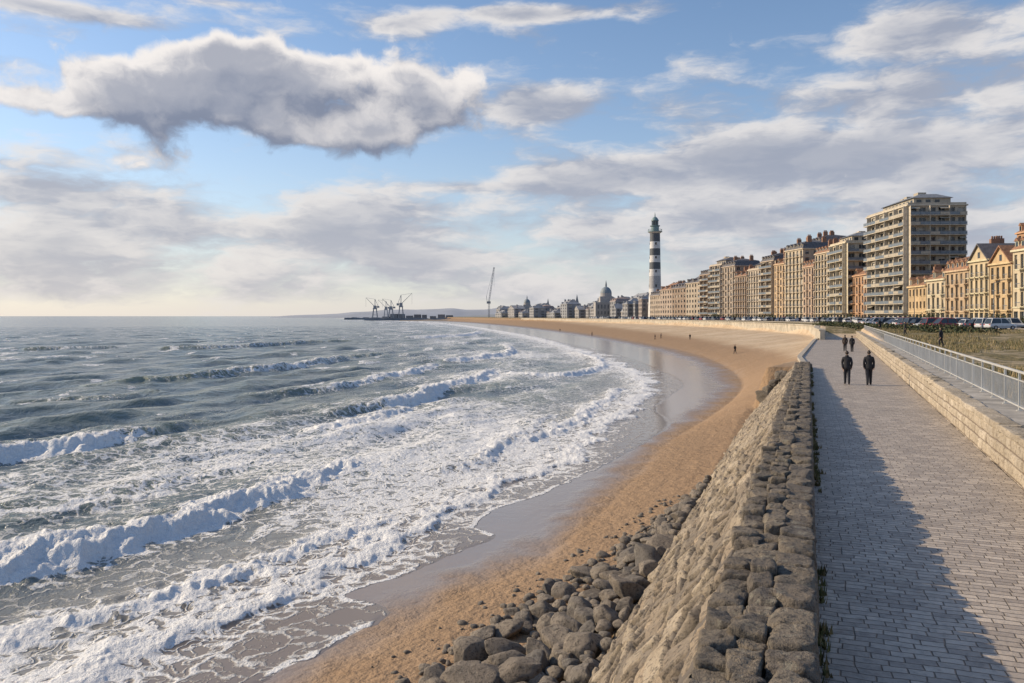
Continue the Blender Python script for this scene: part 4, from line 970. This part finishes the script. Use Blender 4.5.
# ================================================================ PEOPLE
M_coat=simple('coat_dark',(.018,.019,.024),.85,0,.2,8,.004);M_coat2=simple('coat_brown',(.05,.035,.03),.85,0,.2,8,.004);M_trs=simple('trousers_dark',(.022,.024,.032),.85,0,.2,8,.003);M_skin=simple('skin',(.42,.26,.18),.55);M_hair=simple('hair_dark',(.03,.02,.015),.7);M_shoe=simple('shoe_leather',(.02,.018,.016),.5)
def person(x,y,z,head,h=1.76,stride=1.0,coat=M_coat,seed=0,name='pedestrian'):
    J=[];Ed=[]
    def j(p,rad,par=None):
        J.append((p,rad));
        if par is not None:Ed.append((par,len(J)-1))
        return len(J)-1
    pel=j((0,0,.96),(.175,.13));wa=j((0,0,1.10),(.175,.13),pel);ch=j((0,.0,1.29),(.205,.145),wa);ub=j((0,0,1.42),(.175,.11),ch);nk=j((0,.0,1.51),(.065,.065),ub);j((0,.01,1.60),(.055,.055),nk)
    for s in(1,-1):
        sw=s*.18*stride
        sh=j((s*.19,0,1.42),(.08,.08),ub);el=j((s*.235,-sw*.35,1.16),(.066,.066),sh);wr=j((s*.225,sw*.6,.93),(.047,.047),el)
        pm=j((s*.222,sw*.68,.86),(.036,.024),wr)
        for k in range(4):
            b=j((s*.222+.004*s,sw*.68-.03+.02*k+.0,.81),(.010,.010),pm);c=j((s*.212,sw*.71-.03+.02*k,.775-(.008 if k in(1,2) else 0)),(.009,.009),b)
        th=j((s*.21,sw*.68+.045,.84),(.011,.011),pm);j((s*.205,sw*.68+.06,.81),(.010,.010),th)
        lg=-s
        hp=j((s*.09,0,.90),(.115,.115),pel);kn=j((s*.085,lg*.13*stride+.03,.50),(.088,.088),hp)
        ay=lg*.24*stride-.04;az_=.09+(.05 if lg<0 else 0)*stride
        an=j((s*.085,ay,az_),(.066,.066),kn);j((s*.095,ay+.10,.045),(.05,.038),an);j((s*.10,ay+.19,.035),(.04,.03),len(J)-1)
    bm=bmesh.new();sk=bm.verts.layers.skin.verify();vs=[bm.verts.new(p) for p,_ in J]
    for v,(_,rd) in zip(vs,J):v[sk].radius=rd
    vs[0][sk].use_root=True
    for a,b in Ed:bm.edges.new((vs[a],vs[b]))
    me=bpy.data.meshes.new(name+'_skeleton');bm.to_mesh(me);bm.free()
    ob=bpy.data.objects.new('tmp',me);COL.objects.link(ob);md=ob.modifiers.new('s','SKIN');md.use_smooth_shade=True;md.branch_smoothing=.3
    sb=ob.modifiers.new('u','SUBSURF');sb.levels=1;sb.render_levels=1
    dg=bpy.context.evaluated_depsgraph_get();em=bpy.data.meshes.new_from_object(ob.evaluated_get(dg));bpy.data.objects.remove(ob)
    em.name=name;em.materials.clear()
    for m in(coat,M_trs,M_skin,M_shoe):em.materials.append(m)
    for p in em.polygons:
        c=p.center;k=0 if c.z>.84 else 1
        if c.z<.085:k=3
        if c.z>1.555:k=2
        if abs(c.x)>.17 and .7<c.z<.89:k=2
        p.material_index=k;p.use_smooth=True
    o=link(name,em);o.location=(x,y,z);o.rotation_euler=(0,0,head);s_=h/1.80;o.scale=(s_,s_,s_)
    v=IV.copy()*np.array([.077,.098,.118]);f=IF
    fr_=np.clip(v[:,1]/.098,0,1);jaw=ss(-v[:,2],.02,.11);v[:,0]*=1-.28*jaw;v[:,1]*=1-.12*jaw
    nose=np.exp(-((v[:,0]/.013)**2+((v[:,2]+.012)/.024)**2))*(fr_>.3);v[:,1]+=.022*nose
    eye=np.exp(-(((np.abs(v[:,0])-.031)/.012)**2+((v[:,2]-.012)/.010)**2))*(fr_>.3);v[:,1]-=.007*eye
    mo=np.exp(-((v[:,0]/.024)**2+((v[:,2]+.055)/.006)**2))*(fr_>.3);v[:,1]-=.004*mo
    ear=np.exp(-(((v[:,1]+.005)/.016)**2+((v[:,2]+.0)/.026)**2))*(np.abs(v[:,0])>.06);v[:,0]+=np.sign(v[:,0])*.018*ear
    hc=v[f].mean(1);hair=(hc[:,2]>.055)|((hc[:,1]<.02)&(hc[:,2]>-.07)&(np.abs(hc[:,0])<.085));grow=np.zeros(len(v));grow[np.unique(f[hair])]=1
    v=v*(1+.07*grow[:,None])
    np_mesh('head',v+np.array([0,.015,1.685]),f,[M_skin,M_hair],True,None,o,mi=hair.astype(int))
    cb_=MB();cb_.ring(0,0,[(.09,1.47),(.095,1.52),(.08,1.575)],14);cb_.obj('collar',[coat],o,True)
    hm=MB();n=20
    pr=[(.19,.145,1.08),(.20,.155,.95),(.205,.16,.82),(.185,.145,.81)]
    for a,b,zz_ in pr:
        for k in range(n):hm.v.append((a*math.cos(6.2832*k/n),b*math.sin(6.2832*k/n),zz_))
    for jj in range(3):
        for k in range(n):hm.f.append((jj*n+k,jj*n+(k+1)%n,(jj+1)*n+(k+1)%n,(jj+1)*n+k));hm.mi.append(0)
    hm.obj('jacket_hem',[coat],o,True)
    return o
for u,v,hd,st,ct,h,sd in[(847,384.5,0,.9,M_coat,1.82,1),(869,385,0,-.9,M_coat,1.86,2),(845,351.5,0,.8,M_coat2,1.74,3),(852,352,0,-.8,M_coat,1.7,4)]:
    x,y=G(u,v,PZ);person(x,y,PZ,-YAW+hd,h,st,ct,sd)
for u,Y_,hd in[(941,72,.6),(905,105,1.2),(880,120,.3)]:
    x,y=pxY(u,Y_);zt=float(terrain(np.array([x]),np.array([y]))[0]);person(x,y,zt,hd,1.72,.6,M_coat,int(u))
for u,Y_,hd in[(655,255,2.0),(661,258,1.8),(735,150,.5),(592,330,1.0),(560,420,2.5),(690,230,.2)]:
    x,y=pxY(u,Y_);zt=float(terrain(np.array([x]),np.array([y]))[0]);person(x,y,zt,hd,1.74,.9,rcx.choice([M_coat,M_coat2]),int(u),'beach_walker')
# ================================================================ CAMERA
cam=bpy.data.cameras.new('camera');cam.sensor_width=36;cam.lens=F/1024*36;cam.shift_y=-(341.5-CV)/1024;cam.clip_end=100000;cam.clip_start=.1
co=bpy.data.objects.new('camera',cam);COL.objects.link(co);co.location=(0,0,HC);co.rotation_euler=(math.pi/2,0,0);scene.camera=co
scene.view_settings.view_transform='Standard';scene.view_settings.look='None';scene.view_settings.exposure=0
print('done',time.time()-T0)
